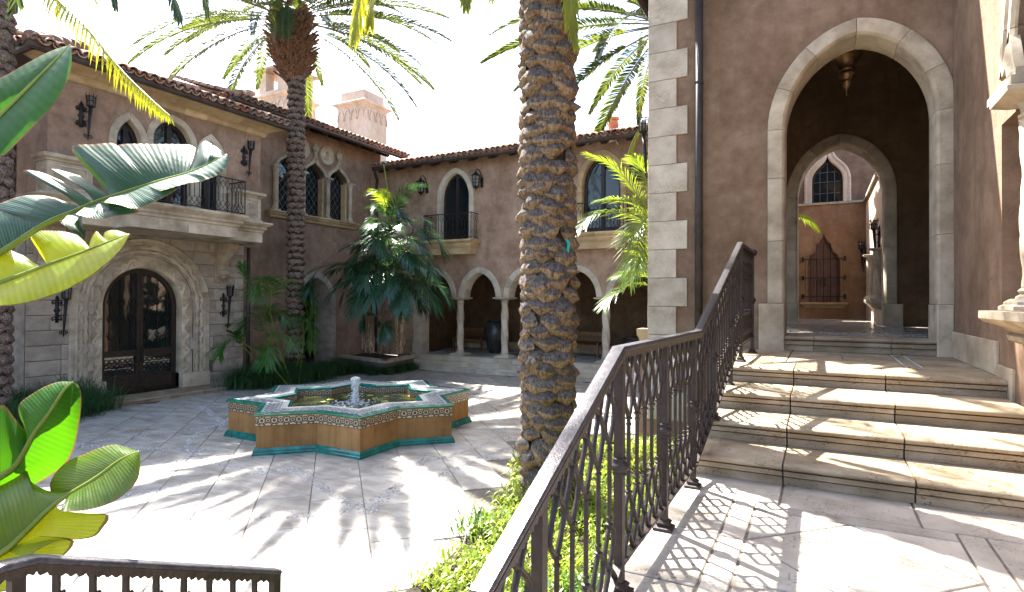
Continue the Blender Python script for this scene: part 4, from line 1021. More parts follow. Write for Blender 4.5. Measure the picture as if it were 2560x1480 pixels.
for k in range(6):
    z0 = .42+.36*k; z1 = min(z0+.355, 2.41) if k else z0+.355
    if z0 > 2.3: break
    m = MB(); AF.bevbox(m, -12.93, -12.56, z0, z1 if k < 5 else 2.42, -.43, .03 if k else .07, .006); ob('pier_stone', m, CREAM, aw)
for k in range(5):
    x = acs[k]+1.765/2
    col = ob('column', MB().box((x-.01, AY+.2, .45), (x+.01, AY+.22, 2.3)), TRIM, aw)
    twist_column((x, AY+.20), .422, 2.418, .112, parent=col, turns=3.0, lob=4, mat=CREAM, bs=1.3, cap=1.38)
    m = MB(); 
ob('interior_back', MB().box((-15, 19.7, .3), (-1, 19.9, 7)), STUCCO_IN, aw)
ob('interior_side', MB().box((-13.3, 17.2, .3), (-13.1, 19.69, 4.1)), STUCCO_IN, aw)
ob('interior_pier', MB().box((-4.25, 18.8, .43), (-3.2, 19.69, 4.0)), STUCCO, aw)
ob('interior_skirting', MB().box((-13.09, 19.62, .43), (-4.3, 19.69, .72)), TRIM, aw)
ob('interior_ceiling', MB().box((-15, 17.175, 4.1), (-1, 19.69, 4.3)), STUCCO_IN, aw)
for c, a, sp, ri in wd:
    for seg in split_path(jamb(xyarch(c, sp, a, ri, 12), 4.35), k=8, gap=.005):
        ob('window_stone', sweep(AF, None, frames=seg, prof=[(0, -.2), (0, .02), (.02, .045), (.165, .045), (.19, .02), (.19, 0), (.03, 0), (.03, -.2)]), CREAM if c < -8 else SANDST, aw, auto=40)
    arch_door(AF, c, a, sp, ri, 4.35, aw, -.17, 'balcony_door')
    bs = MB(); lv = [(3.88, .36, -.05), (3.93, .37, -.04), (4.08, .37, -.04), (4.11, .40, -.01), (4.16, .45, .03), (4.2, .47, .05), (4.23, .47, .05), (4.26, .53, .1), (4.30, .58, .14), (4.36, .58, .14)]
    for s_, (a_, b_) in enumerate(((c-.9, c), (c, c+.9))):
        m = MB(); m.loft([[AF.P(a_+.002-e*(s_ == 0), w_, 0), AF.P(a_+.002-e*(s_ == 0), w_, n), AF.P(b_-.002+e*(s_ == 1), w_, n), AF.P(b_-.002+e*(s_ == 1), w_, 0)] for w_, n, e in lv])
        ob('balcony_stone', m, SANDST, aw, auto=35)
    iron_balcony(AF, c-.96, c+.96, .03, .50, 4.37, 5.24, aw, .12)
rafters(AF, [-14.2+.775*i for i in range(17)], 7.25, 7.10, .42, aw, .16, .12)
ob('eave_board', MB().loft([[AF.P(-14.4, 7.28, 0), AF.P(-1, 7.28, 0), AF.P(-1, 7.31, 0), AF.P(-14.4, 7.31, 0)], [AF.P(-14.4, 7.13, .5), AF.P(-1, 7.13, .5), AF.P(-1, 7.16, .5), AF.P(-14.4, 7.16, .5)]]), GUTTER, aw)
gutter(AF, -14.42, -1.0, .56, 7.15, aw)
tile_roof(AF, -14.3, -2.0, .54, 7.18, 18, 3, aw, 3.4, .215)
m = MB().tube([AF.P(-14.35, 7.05, .50), AF.P(-14.4, 6.9, .42), AF.P(-14.5, 6.75, .2), AF.P(-14.62, 6.6, .10), AF.P(-14.62, 6.4, .09), AF.P(-14.62, .4, .09)], .05, 10); ob('downpipe', m, PIPE, aw, True)
fl = ob('arcade_floor', MB().box((-13.3, 16.32, .0), (-1.0, 19.7, .412)), DARKJ, kind='structure')
for i in range(16):
    for j in range(3):
        x0 = -13.1+.75*i+(.37 if j % 2 else 0); 
        ob('floor_slab', poly_tile(rect(x0, x0+.745, 16.68+j*1.0, 17.67+j*1.0), .42), PAVE, fl)
ast = thing('arcade_steps', (-7.5, 15.9, 0), 'three long pale stone steps leading up to the arcade', 'staircase')
ob('core', MB().box((-12.3, 15.66, 0), (-1, 16.32, .12)).box((-12.3, 16.03, .12), (-1, 16.32, .26)), DARKJ, ast)
for i, (y0, z) in enumerate(((15.57, .14), (15.93, .28), (16.29, .42))):
    x = -12.2-.25*i
    while x < -1.3:
        L = R.uniform(.62, .72); pr = [(y0+.42, z), (y0+.015, z), (y0, z-.012), (y0, z-.028), (y0+.018, z-.036), (y0+.02, z-.139), (y0+.42, z-.139)]
        ob('step_block', MB().loft([[V((q, a, b)) for a, b in pr] for q in (x+.004, x+L-.004)]), CREAM, ast); x += L
lantern(AF, -12.47, 6.0, 6.74, 'black wall lantern left of the left balcony door, partly behind a palm frond')
lantern(AF, -10.19, 6.0, 6.74, 'black wall lantern right of the left balcony door, clear of the palm')
lantern(AF, -4.78, 5.75, 6.45, 'black wall lantern right of the right balcony door, beside the gatehouse corner')
# torch fixed to the gatehouse's hidden side: its cage shows past the quoins
torch(Fr((-2.445, 0, 0), (0, -1, 0), (-1, 0, 0)), -9.45, 4.3, 5.38, 'black crown shaped torch cage peeping past the pale quoins of the gatehouse')
torch(Fr((1.20, 0, 0), (0, -1, 0), (-1, 0, 0)), -15.35, 3.25, 4.2, 'black wall torch on the sunlit rear court wall, nearer and larger of the two there')
torch(Fr((1.20, 0, 0), (0, -1, 0), (-1, 0, 0)), -19.75, 3.2, 4.1, 'black wall torch on the sunlit rear court wall, farther and smaller of the two there')
# camera under the arcade eave
cm = thing('security_camera', AF.P(-5.48, 7.0, .1), 'small beige security camera under the eave above the right balcony door', 'camera')
ob('housing', MB().tube([AF.P(-5.38, 7.14, .12), AF.P(-5.50, 7.03, .42)], .055, 10), CAMW, cm, True)
ob('lens', MB().tube([AF.P(-5.50, 7.03, .425), AF.P(-5.503, 7.027, .432)], .035, 10), CAMB, cm)
ob('mount', MB().tube([AF.P(-5.34, 7.0, .0), AF.P(-5.36, 7.08, .12), AF.P(-5.42, 7.10, .22)], .025, 6), CAMW, cm)
# furniture in the arcade
def bench(x, y, label):
    b = thing('bench', (x, y, .42), label, 'bench', 'timber benches in the arcade'); w_ = .62
    for sx in (-1, 1):
        for yy, h in ((y-.24, .98), (y+.24, 1.30)): ob('leg', MB().box((x+sx*w_-.03, yy-.03, .42), (x+sx*w_+.03, yy+.03, .42+(h-.42)*(1 if yy > y else .8))), BENCHW, b)
        ob('armrest', MB().box((x+sx*w_-.035, y-.29, .875), (x+sx*w_+.035, y+.21, .92)), BENCHW, b)
    for i in range(3): ob('seat_slat', MB().box((x-w_+.031, y-.26+.16*i, .80), (x+w_-.031, y-.26+.16*i+.15, .84)), BENCHW, b)
    ob('apron', MB().box((x-w_+.032, y-.25, .70), (x+w_-.032, y-.22, .798)), BENCHW, b)
    for i in range(2): ob('back_slat', MB().box((x-w_+.031, y+.225, .93+.17*i), (x+w_-.031, y+.255, 1.08+.17*i)), BENCHW, b)
bench(-11.85, 18.9, 'timber bench in the arcade shade beside the tall dark urn')
bench(-7.15, 18.6, 'timber bench in the arcade shade seen just right of the big palm trunk')
ur = thing('urn', (-10.35, 18.2, .42), 'tall dark glazed urn standing behind a twisted column', 'urn')
ob('body', MB().lathe([(.2, .42), (.24, .46), (.34, .75), (.41, 1.05), (.42, 1.25), (.37, 1.42), (.27, 1.52), (.24, 1.55)], (-10.35, 18.2, 0), 20), CLAYD, ur, True)
ob('rim', MB().lathe([(.24, 1.552), (.30, 1.58), (.30, 1.62), (.22, 1.62), (.2, 1.56)], (-10.35, 18.2, 0), 20), CLAYD, ur, True)
ob('foot', MB().lathe([(.22, .422), (.25, .425), (.25, .45), (.22, .455)], (-10.35, 18.2, 0), 20), CLAYD, ur, True)
po = thing('barrel_pot', (-5.1, 17.75, .42), 'squat dark glazed barrel pot by the rightmost twisted column', 'pot')
ob('body', MB().lathe([(.27, .42), (.33, .5), (.40, .75), (.42, .9), (.40, 1.06), (.36, 1.12)], (-5.1, 17.75, 0), 20), CLAYD, po, True)
for z in (.6, 1.05): ob('band', MB().lathe([(.38, z-.02), (.42, z-.02), (.425, z), (.42, z+.02), (.38, z+.02)], (-5.1, 17.75, 0), 20), CLAYD, po, True)
ob('rim', MB().lathe([(.34, 1.121), (.38, 1.13), (.38, 1.16), (.3, 1.16)], (-5.1, 17.75, 0), 20), CLAYD, po, True)
# chimneys behind the roofs
def chimney(x, y, w_, z0, z1, label, top=False):
    c = thing('chimney', (x, y, z0), label, 'chimney', 'pale plaster chimneys')
    ob('shaft', MB().box((x-w_, y-w_, z0), (x+w_, y+w_, z1)), STUCCO_PALE, c)
    ob('cornice', sqstack((x, y, 0), [(w_+.02, z1-.12), (w_+.07, z1-.06), (w_+.16, z1-.02), (w_+.18, z1+.06), (w_+.14, z1+.10)]), STUCCO_PALE, c)
    for fr in (Fr((0, y-w_, 0), (1, 0, 0), (0, -1, 0)), Fr((x+w_, 0, 0), (0, 1, 0), (1, 0, 0))):
        c0 = x if fr.U.x else y; k = 4; s = 2*w_/k
        for i in range(k):
            u = c0-w_+s*(i+.5); P_ = xyarch(u, z1-.75, s*.44, .5, 5)
            ob('arcading', sweep(fr, P_, [(-.02, .002), (-.02, .04), (.04, .04), (.04, .002)]), STUCCO_PALE, c)
    if top:
        for sx in (-1, 1):
            for sy in (-1, 1): ob('cap_pier', MB().box((x+sx*w_*.66-w_*.25, y+sy*w_*.66-w_*.25, z1+.10), (x+sx*w_*.66+w_*.25, y+sy*w_*.66+w_*.25, z1+1.3)), STUCCO_PALE, c)
        ob('cap_sill', sqstack((x, y, 0), [(w_*.95, z1+.102), (w_*.95, z1+.3)]), STUCCO_PALE, c)
        ob('cap_roof', sqstack((x, y, 0), [(w_+.1, z1+1.302), (w_+.1, z1+1.42), (.1, z1+2.0)]), TILE, c)
    else: ob('cap', sqstack((x, y, 0), [(w_*.9, z1+.10), (w_*.86, z1+.62), (w_*.5, z1+.86)]), STUCCO_PALE, c)
chimney(-19.1, 20.75, .80, 7.5, 11.35, 'broad pale chimney with pointed arcading right of the tall palm crown')
chimney(-23.4, 20.0, .98, 7.5, 12.1, 'pale chimney half hidden behind the tall palm trunk', True)
cp = thing('chimney_pot', (-6.2, 18.9, 7.9), 'small terracotta chimney pot on the arcade roof', 'chimney pot')
ob('body', MB().lathe([(.16, 7.9), (.16, 8.15), (.2, 8.3), (.17, 8.4), (.15, 8.45)], (-6.2, 18.9, 0), 14), TERRA, cp, True)
ob('lip', MB().lathe([(.15, 8.452), (.22, 8.48), (.22, 8.52), (.14, 8.52)], (-6.2, 18.9, 0), 14), TERRA, cp, True)
# planter in the corner
pl = thing('corner_planter', (-13, 15.2, 0), 'low stone edged planter in the courtyard corner holding the kentia palms', 'planter')
PP = [(-14.6, 14.75), (-13.3, 14.45), (-12.0, 14.1), (-12.1, 15.0), (-12.3, 15.95)]
ob('wall', MB().loft([[V((x, y, z)) for x, y in PP+[(-14.9, 16.6)]] for z in (0, .33)]), DARKJ, pl)
ob('soil', MB().add([V((x, y, .345)) for x, y in PP+[(-14.9, 16.6)]], [(0, 1, 2, 3, 4, 5)]), BLACKG, pl)
for a, b in zip(PP, PP[1:]):
    d = (V(b)-V(a)).normalized(); nn = V((-d.y, d.x)); q = [V(a)+d*.003, V(b)-d*.003]
    o = [q[0]-nn*.04, q[1]-nn*.04, q[1]+nn*.24, q[0]+nn*.24]
    ob('rim_stone', MB().loft([[V((p.x, p.y, z)) for p in o] for z in (.335, .42)]), TRIM, pl)
ur2 = thing('gatepost_ledge', (-2.6, 9.78, 0), 'pale stone ledge just left of the gatehouse quoins', 'ledge')
ob('post', MB().box((-2.70, 9.66, 0), (-2.5, 9.9, 1.62)), STUCCO, ur2); ob('cap', sqstack((-2.59, 9.78, 0), [(.10, 1.622), (.12, 1.68), (.145, 1.74), (.15, 1.84)]), SANDST, ur2)
# ------------------------------------------------------------ eight pointed star fountain
fo = thing('star_fountain', tuple(FC), 'eight pointed star fountain with teal edging, patterned tile band and ochre stone sides', 'fountain')
RO_, RI_ = 2.056, 2.056*.7654
def star_pts(d, z):
    """the star's outline moved outwards by d"""
    o = []
    ang = 45/2
    for j in range(16):
        r0 = RO_ if j % 2 == 0 else RI_
        # offsetting the two squares: outer tips move sqrt2*d, inner corners in proportion
        r = r0+(d*sqrt(2) if j % 2 == 0 else d*sqrt(2)*.7654); a = pi*j/8
        o.append(V((FC.x+r*cos(a), FC.y+r*sin(a), z)))
    return o
def edge_loft(name, prof, mat, n_per=1, auto=30):
    """moulding round the star, one piece per straight edge"""
    L = [star_pts(d, z) for d, z in prof]
    for j in range(16):
        k = (j+1) % 16
        for q in range(n_per):
            a, b = q/n_per, (q+1)/n_per; g = .0015/ .85
            m = MB(); m.loft([[l[j].lerp(l[k], t) for l in L] for t in (a+g, b-g)]); ob(name, m, mat, fo, auto=auto)
edge_loft('base_tile', [(.0, .0), (.062, .0), (.062, .03), (.05, .042), (.05, .065), (.034, .09), (.016, .102), (.0, .102)], TEAL, 4)
edge_loft('side_slab', [(-.06, .05), (.012, .05), (.012, .425), (-.06, .425)], FOUNT, 1)
edge_loft('edge_tile', [(-.06, .575), (.035, .575), (.045, .585), (.045, .605), (.025, .615), (-.06, .613)], GREENT, 5)
edge_loft('rim_edge', [(-.03, .6145), (.03, .6165), (.03, .621), (.022, .625), (-.03, .625)], TEAL, 5)
edge_loft('inner_edge', [(-.435, .56), (-.385, .60), (-.385, .6185), (-.395, .625), (-.435, .60)], TEAL, 4)
# printed band tiles
def uvquad(pts, uvs, back):
    m = MB(); m.add(list(pts)+list(back), [(0,1,2,3),(4,7,6,5),(0,4,5,1),(1,5,6,2),(2,6,7,3),(3,7,4,0)]); m.uv = uvs+uvs; return m
o0, o1 = star_pts(.020, .427), star_pts(.020, .573); i0, i1 = star_pts(-.01, .427), star_pts(-.01, .573)
for j in range(16):
    k = (j+1) % 16
    for q in range(5):
        a, b = q/5+.002, (q+1)/5-.002
        ob('band_tile', uvquad([o0[j].lerp(o0[k], a), o0[j].lerp(o0[k], b), o1[j].lerp(o1[k], b), o1[j].lerp(o1[k], a)], [(0, 0), (1, 0), (1, 1), (0, 1)], [i0[j].lerp(i0[k], a), i0[j].lerp(i0[k], b), i1[j].lerp(i1[k], b), i1[j].lerp(i1[k], a)]), BAND, fo)
ro, ri = star_pts(-.032, .6235), star_pts(-.388, .6235); ro2, ri2 = star_pts(-.032, .60), star_pts(-.388, .60)
for j in range(16):
    k = (j+1) % 16
    for q in range(4):
        a, b = q/4+.002, (q+1)/4-.002; f = lambda P, t: P[j].lerp(P[k], t)
        ob('rim_tile', uvquad([f(ro, a), f(ro, b), f(ri, b), f(ri, a)], [(0, 0), (1, 0), (1, 1.4), (0, 1.4)], [f(ro2, a), f(ro2, b), f(ri2, b), f(ri2, a)]), RIMT, fo)
a0, a1 = star_pts(-.435, .43), star_pts(-.435, .565); b0, b1 = star_pts(-.40, .43), star_pts(-.40, .565)
for j in range(16):
    k = (j+1) % 16
    for q in range(4):
        a, b = q/4+.002, (q+1)/4-.002; f = lambda P, t: P[j].lerp(P[k], t)
        ob('inner_tile', uvquad([f(a0, a), f(a0, b), f(a1, b), f(a1, a)], [(0, 0), (1, 0), (1, 1), (0, 1)], [f(b0, a), f(b0, b), f(b1, b), f(b1, a)]), BAND, fo)
lo, li = star_pts(.0, .02), star_pts(-.41, .02); hi_o, hi_i = star_pts(-.062, .598), star_pts(-.41, .598)
m = MB()
for j in range(16):
    k = (j+1) % 16; m.loft([[lo[j], hi_o[j], hi_i[j], li[j]], [lo[k], hi_o[k], hi_i[k], li[k]]], True, False)
ob('core_wall', m, DARKJ, fo)
P_ = star_pts(-.41, .46)
ws = MB(); cc = V((FC.x, FC.y, .46)); ws.add([cc]+P_, [(0, i+1, (i+1) % 16+1) for i in range(16)]); ob('water_surface', ws, WATER, fo)
# the jet: a bubbling foam column with thrown drops
jt = MB(); n = 14; loops = []
for i in range(16):
    t = i/15; z = .455+.47*t; r = (.062-.02*t+.06*max(0, (t-.5))*1.6)*(1 if t < .96 else .5)
    loops.append([V((FC.x+r*(1+.55*noise.noise(V((cos(2*pi*k/n)*1.7, sin(2*pi*k/n)*1.7, t*9))))*cos(2*pi*k/n), FC.y+r*(1+.55*noise.noise(V((cos(2*pi*k/n)*1.7, sin(2*pi*k/n)*1.7, t*9))))*sin(2*pi*k/n), z+.02*noise.noise(V((k*.9, t*5, 3))))) for k in range(n)])
jt.loft(loops); 
for i in range(120):
    a = R.random()*2*pi; q = R.random(); r = .05+.12*q; z = .46+.40*R.random()*(1-q*.7); jt.sphere((FC.x+r*cos(a), FC.y+r*sin(a), z), R.uniform(.004, .014), 5, 3)
for i in range(170):
    a = R.random()*2*pi; r = .08+.42*R.random()**1.3; jt.sphere((FC.x+r*cos(a), FC.y+r*sin(a), .462), R.uniform(.008, .03), 6, 3, sc=(1, 1, .22))
props(ob('water_jet', jt, FOAM, None, True), 'white bubbling water jet in the middle of the star fountain', 'water jet')
LILY = m_leaf('lily_pad', (.05, .13, .02), (.14, .22, .04), (.2, .3, .03), .15, .3, .5)
LILYY = m_leaf('yellow_lily_pad', (.32, .30, .02), (.45, .42, .05), (.4, .4, .03), .15, .35, .5)
lp = MB()
for i in range(60):
    a = R.uniform(0, 2*pi); r = R.uniform(.45, 1.28)
    if .2 < a < 2.4 and R.random() < .35: continue
    s = R.uniform(.035, .085); x, y = FC.x+r*cos(a), FC.y+r*sin(a); q = R.random()*6; z = .4635+R.random()*.006
    lp.add([(x, y, z)]+[(x+s*cos(q+.3+5.7*k/9), y+s*sin(q+.3+5.7*k/9), z+R.uniform(-.002, .008)) for k in range(10)], [(0, k+1, k+2) for k in range(9)], 1 if R.random() < .3 else 0)
ob('lily_pads', lp, (LILY, LILYY), kind='stuff')

# ------------------------------------------------------------ wrought iron stair railing
def pw(tab, x):
    for (a, va), (b, vb) in zip(tab, tab[1:]):
        if x <= b: return va+(vb-va)*(x-a)/(b-a) if b > a else vb
    return tab[-1][1]
RX = -.824
ZT = [(.2, 1.0), (1.366, 1.49), (2.60, 2.075), (4.60, 2.065), (7.22, 2.985), (8.9, 2.985)]
ZB = [(.2, -.05), (1.366, .46), (2.60, 1.075), (4.45, 1.085), (7.1, 1.80), (8.9, 1.82)]
ZF = [(.2, -.1), (1.3, .37), (2.55, .94), (4.7, .94), (5.3, 1.1), (6.6, 1.45), (6.7, 1.6), (9, 1.6)]
FR = Fr((RX, 0, 0), (0, 1, 0), (1, 0, 0))
rail = thing('stair_railing', (RX, 4.4, TZ), 'dark wrought iron railing with broad handrail running beside the stairs to the gate', 'railing')
def handrail(fr, pts, wd=.038, name='handrail', parent=None):
    pr = [(-wd, -.006), (-wd, .010), (-wd*.86, .017), (0, .0195), (wd*.86, .017), (wd, .010), (wd, -.006), (wd*.75, -.022), (-wd*.75, -.022)]
    m = MB(); F_ = path_frames(pts)
    m.loft([[fr.P(p.x+q.x*b, p.y+q.y*b, a) for a, b in pr] for p, q in F_]); o = ob(name, m, HANDR, parent, auto=50)
    P = resample(pts, .009); F_ = path_frames(P); t = MB(); s = 0
    for sd in (-1, 1):
        l0, l1 = [], []; s = 0
        for i, (p, q) in enumerate(F_):
            if i: s += (p-F_[i-1][0]).length
            h = .030+.013*abs(sin(s*pi/.034)); l0.append(fr.P(p.x-q.x*.004, p.y-q.y*.004, sd*(wd+.002))); l1.append(fr.P(p.x-q.x*h, p.y-q.y*h, sd*(wd-.004)))
        t.loft([l0, l1], False, False)
    ob('scalloped_trim', t, IRON, o); return o
hr = handrail(FR, [(y, z) for y, z in ZT if y > .25 and y < 8.7]+[(8.72, 2.985)], .032, 'handrail', rail)
br = MB(); pts = [(y, z) for y, z in ZB if y > .25 and y < 8.7]+[(8.72, 1.82)]
br.loft([[FR.P(p.x+q.x*b, p.y+q.y*b, a) for a, b in ((-.02, -.008), (.02, -.008), (.02, .008), (-.02, .008))] for p, q in path_frames(pts)]); ob('bottom_rail', br, IRON, rail)
def rail_post(fr, u, zf, zt, parent, knob=True, r=.021):
    m = MB(); n = 12; P = fr.P; H = zt-zf
    m.loft([[P(u+sx*r*(1+.06*noise.noise(V((u*9, i*.9, 1)))), zf+H*i/26, sy*r*(1+.06*noise.noise(V((u*9, i*.9, 5))))) for sx, sy in ((-1,-1),(1,-1),(1,1),(-1,1))] for i in range(27)])
    o = ob('post', m, IRON, parent, auto=50); c = P(u, 0, 0); k = MB(); zm = zf+H*.53
    if knob:
        k.lathe([(.026, zm-.045), (.033, zm-.04), (.033, zm-.03), (.027, zm-.026), (.044, zm-.014), (.047, zm), (.044, zm+.014), (.027, zm+.026), (.033, zm+.03), (.033, zm+.038), (.026, zm+.043)], c, 14); ob('knob', k, IRON, o, True)
    f = MB(); sqstack(tuple(c), [(.055, zf+.001), (.055, zf+.018), (.035, zf+.03), (.04, zf+.045), (.026, zf+.06)], f); ob('foot', f, IRON, o)
    return o
posts = [1.75, 2.62, 3.495, 4.39, 5.33, 6.40, 7.28, 8.62]
for y in posts: rail_post(FR, y, pw(ZF, y) if y != 5.33 else 1.27, pw(ZT, y)-.015, rail)
m = MB(); m.sphere(FR.P(8.74, 2.99, 0), .05, 10, 6); ob('end_knob', m, IRON, hr, True)
def baluster(fr, u, sp, zt, zb, parent, r=.0092, leafy=False):
    """bar with collars; above and below it two knotted strands swing out to touch the next baluster's"""
    m = MB(); H = zt(u)-zb(u); P = fr.P
    zz = lambda uu, t: zb(uu)+.008+(zt(uu)-zb(uu)-.03)*t
    lo, hi = .30, .67
    if leafy:
        m.tube([P(u, zz(u, 0), 0), P(u, zz(u, 1), 0)], r*1.5, 7)
        for v, s in ((.88, 1), (.80, -1), (.12, 1)):
            c = P(u, zz(u, v), 0); m.tube([c, c+fr.U*s*.018+V((0, 0, .004)), c+fr.U*s*.03+V((0, 0, -.018)), c+fr.U*s*.018+V((0, 0, -.034)), c+V((0, 0, -.045))], [r*1.3, r*1.6, r*1.4, r, r*.8], 6)
        return ob('baluster', m, IRON, parent, auto=60)
    m.tube([P(u, zz(u, lo), 0), P(u, zz(u, hi), 0)], r*1.15, 8)
    for a, b in ((lo, .0), (hi, 1.0)):
        for s in (-1, 1):
            pts, rad = [], []
            for i in range(19):
                t = i/18; w_ = abs(2/pi*math.asin(sin(pi*t*1.5)))*.6+.4*abs(sin(pi*t*1.5)); of = sp/2*.96*w_; v = a+(b-a)*t; uu = u+s*of
                pts.append(P(uu, zz(uu, v) if abs(of) < sp else 0, 0)); k = (abs(t-.333) < .05)+(abs(t-.667) < .045)+(t > .96)
                rad.append(r*(1.12+.55*k+.25*abs(sin(pi*t*6))))
            m.tube(pts, rad, 6)
    for t in (lo, hi, lo+.03, hi-.03):
        z = zz(u, t); rr = 2.2 if t in (lo, hi) else 1.6
        m.lathe([(r, z-.008), (r*rr, z-.004), (r*rr, z+.004), (r, z+.008)], P(u, 0, 0), 8)
    return ob('baluster', m, IRON, parent, auto=60)
for a, b in zip([.85]+posts[:-1], posts):
    k = max(2, round((b-a)/.149)); s = (b-a)/k
    for i in range(1, k): baluster(FR, a+s*i, s, lambda y: pw(ZT, y), lambda y: pw(ZB, y), rail)
# short railing at lower left beside the steps down to the courtyard
LX = -2.455
FL = Fr((LX, 0, 0), (0, 1, 0), (1, 0, 0))
LT = [(-.6, 1.30), (.92, 1.385), (1.02, 1.375), (2.06, .905)]
LB_ = [(-.6, .42), (.92, .48), (1.02, .47), (2.06, .03)]
r2 = thing('short_railing', (LX, 1.3, .2), 'short dark wrought iron railing sloping across the lower left corner', 'railing')
handrail(FL, LT, .036, 'handrail', r2)
br = MB(); br.loft([[FL.P(p.x+q.x*b, p.y+q.y*b, a) for a, b in ((-.02, -.008), (.02, -.008), (.02, .008), (-.02, .008))] for p, q in path_frames(LB_)]); ob('bottom_rail', br, IRON, r2)
rail_post(FL, 2.05, .0, .91, r2, False); rail_post(FL, .97, .37, 1.36, r2, False)
for a, b in ((.0, .97), (.97, 2.05)):
    k = round((b-a)/.115); s = (b-a)/k
    for i in range(1, k): baluster(FL, a+s*i, s, lambda y: pw(LT, y), lambda y: pw(LB_, y), r2, .0095, True)
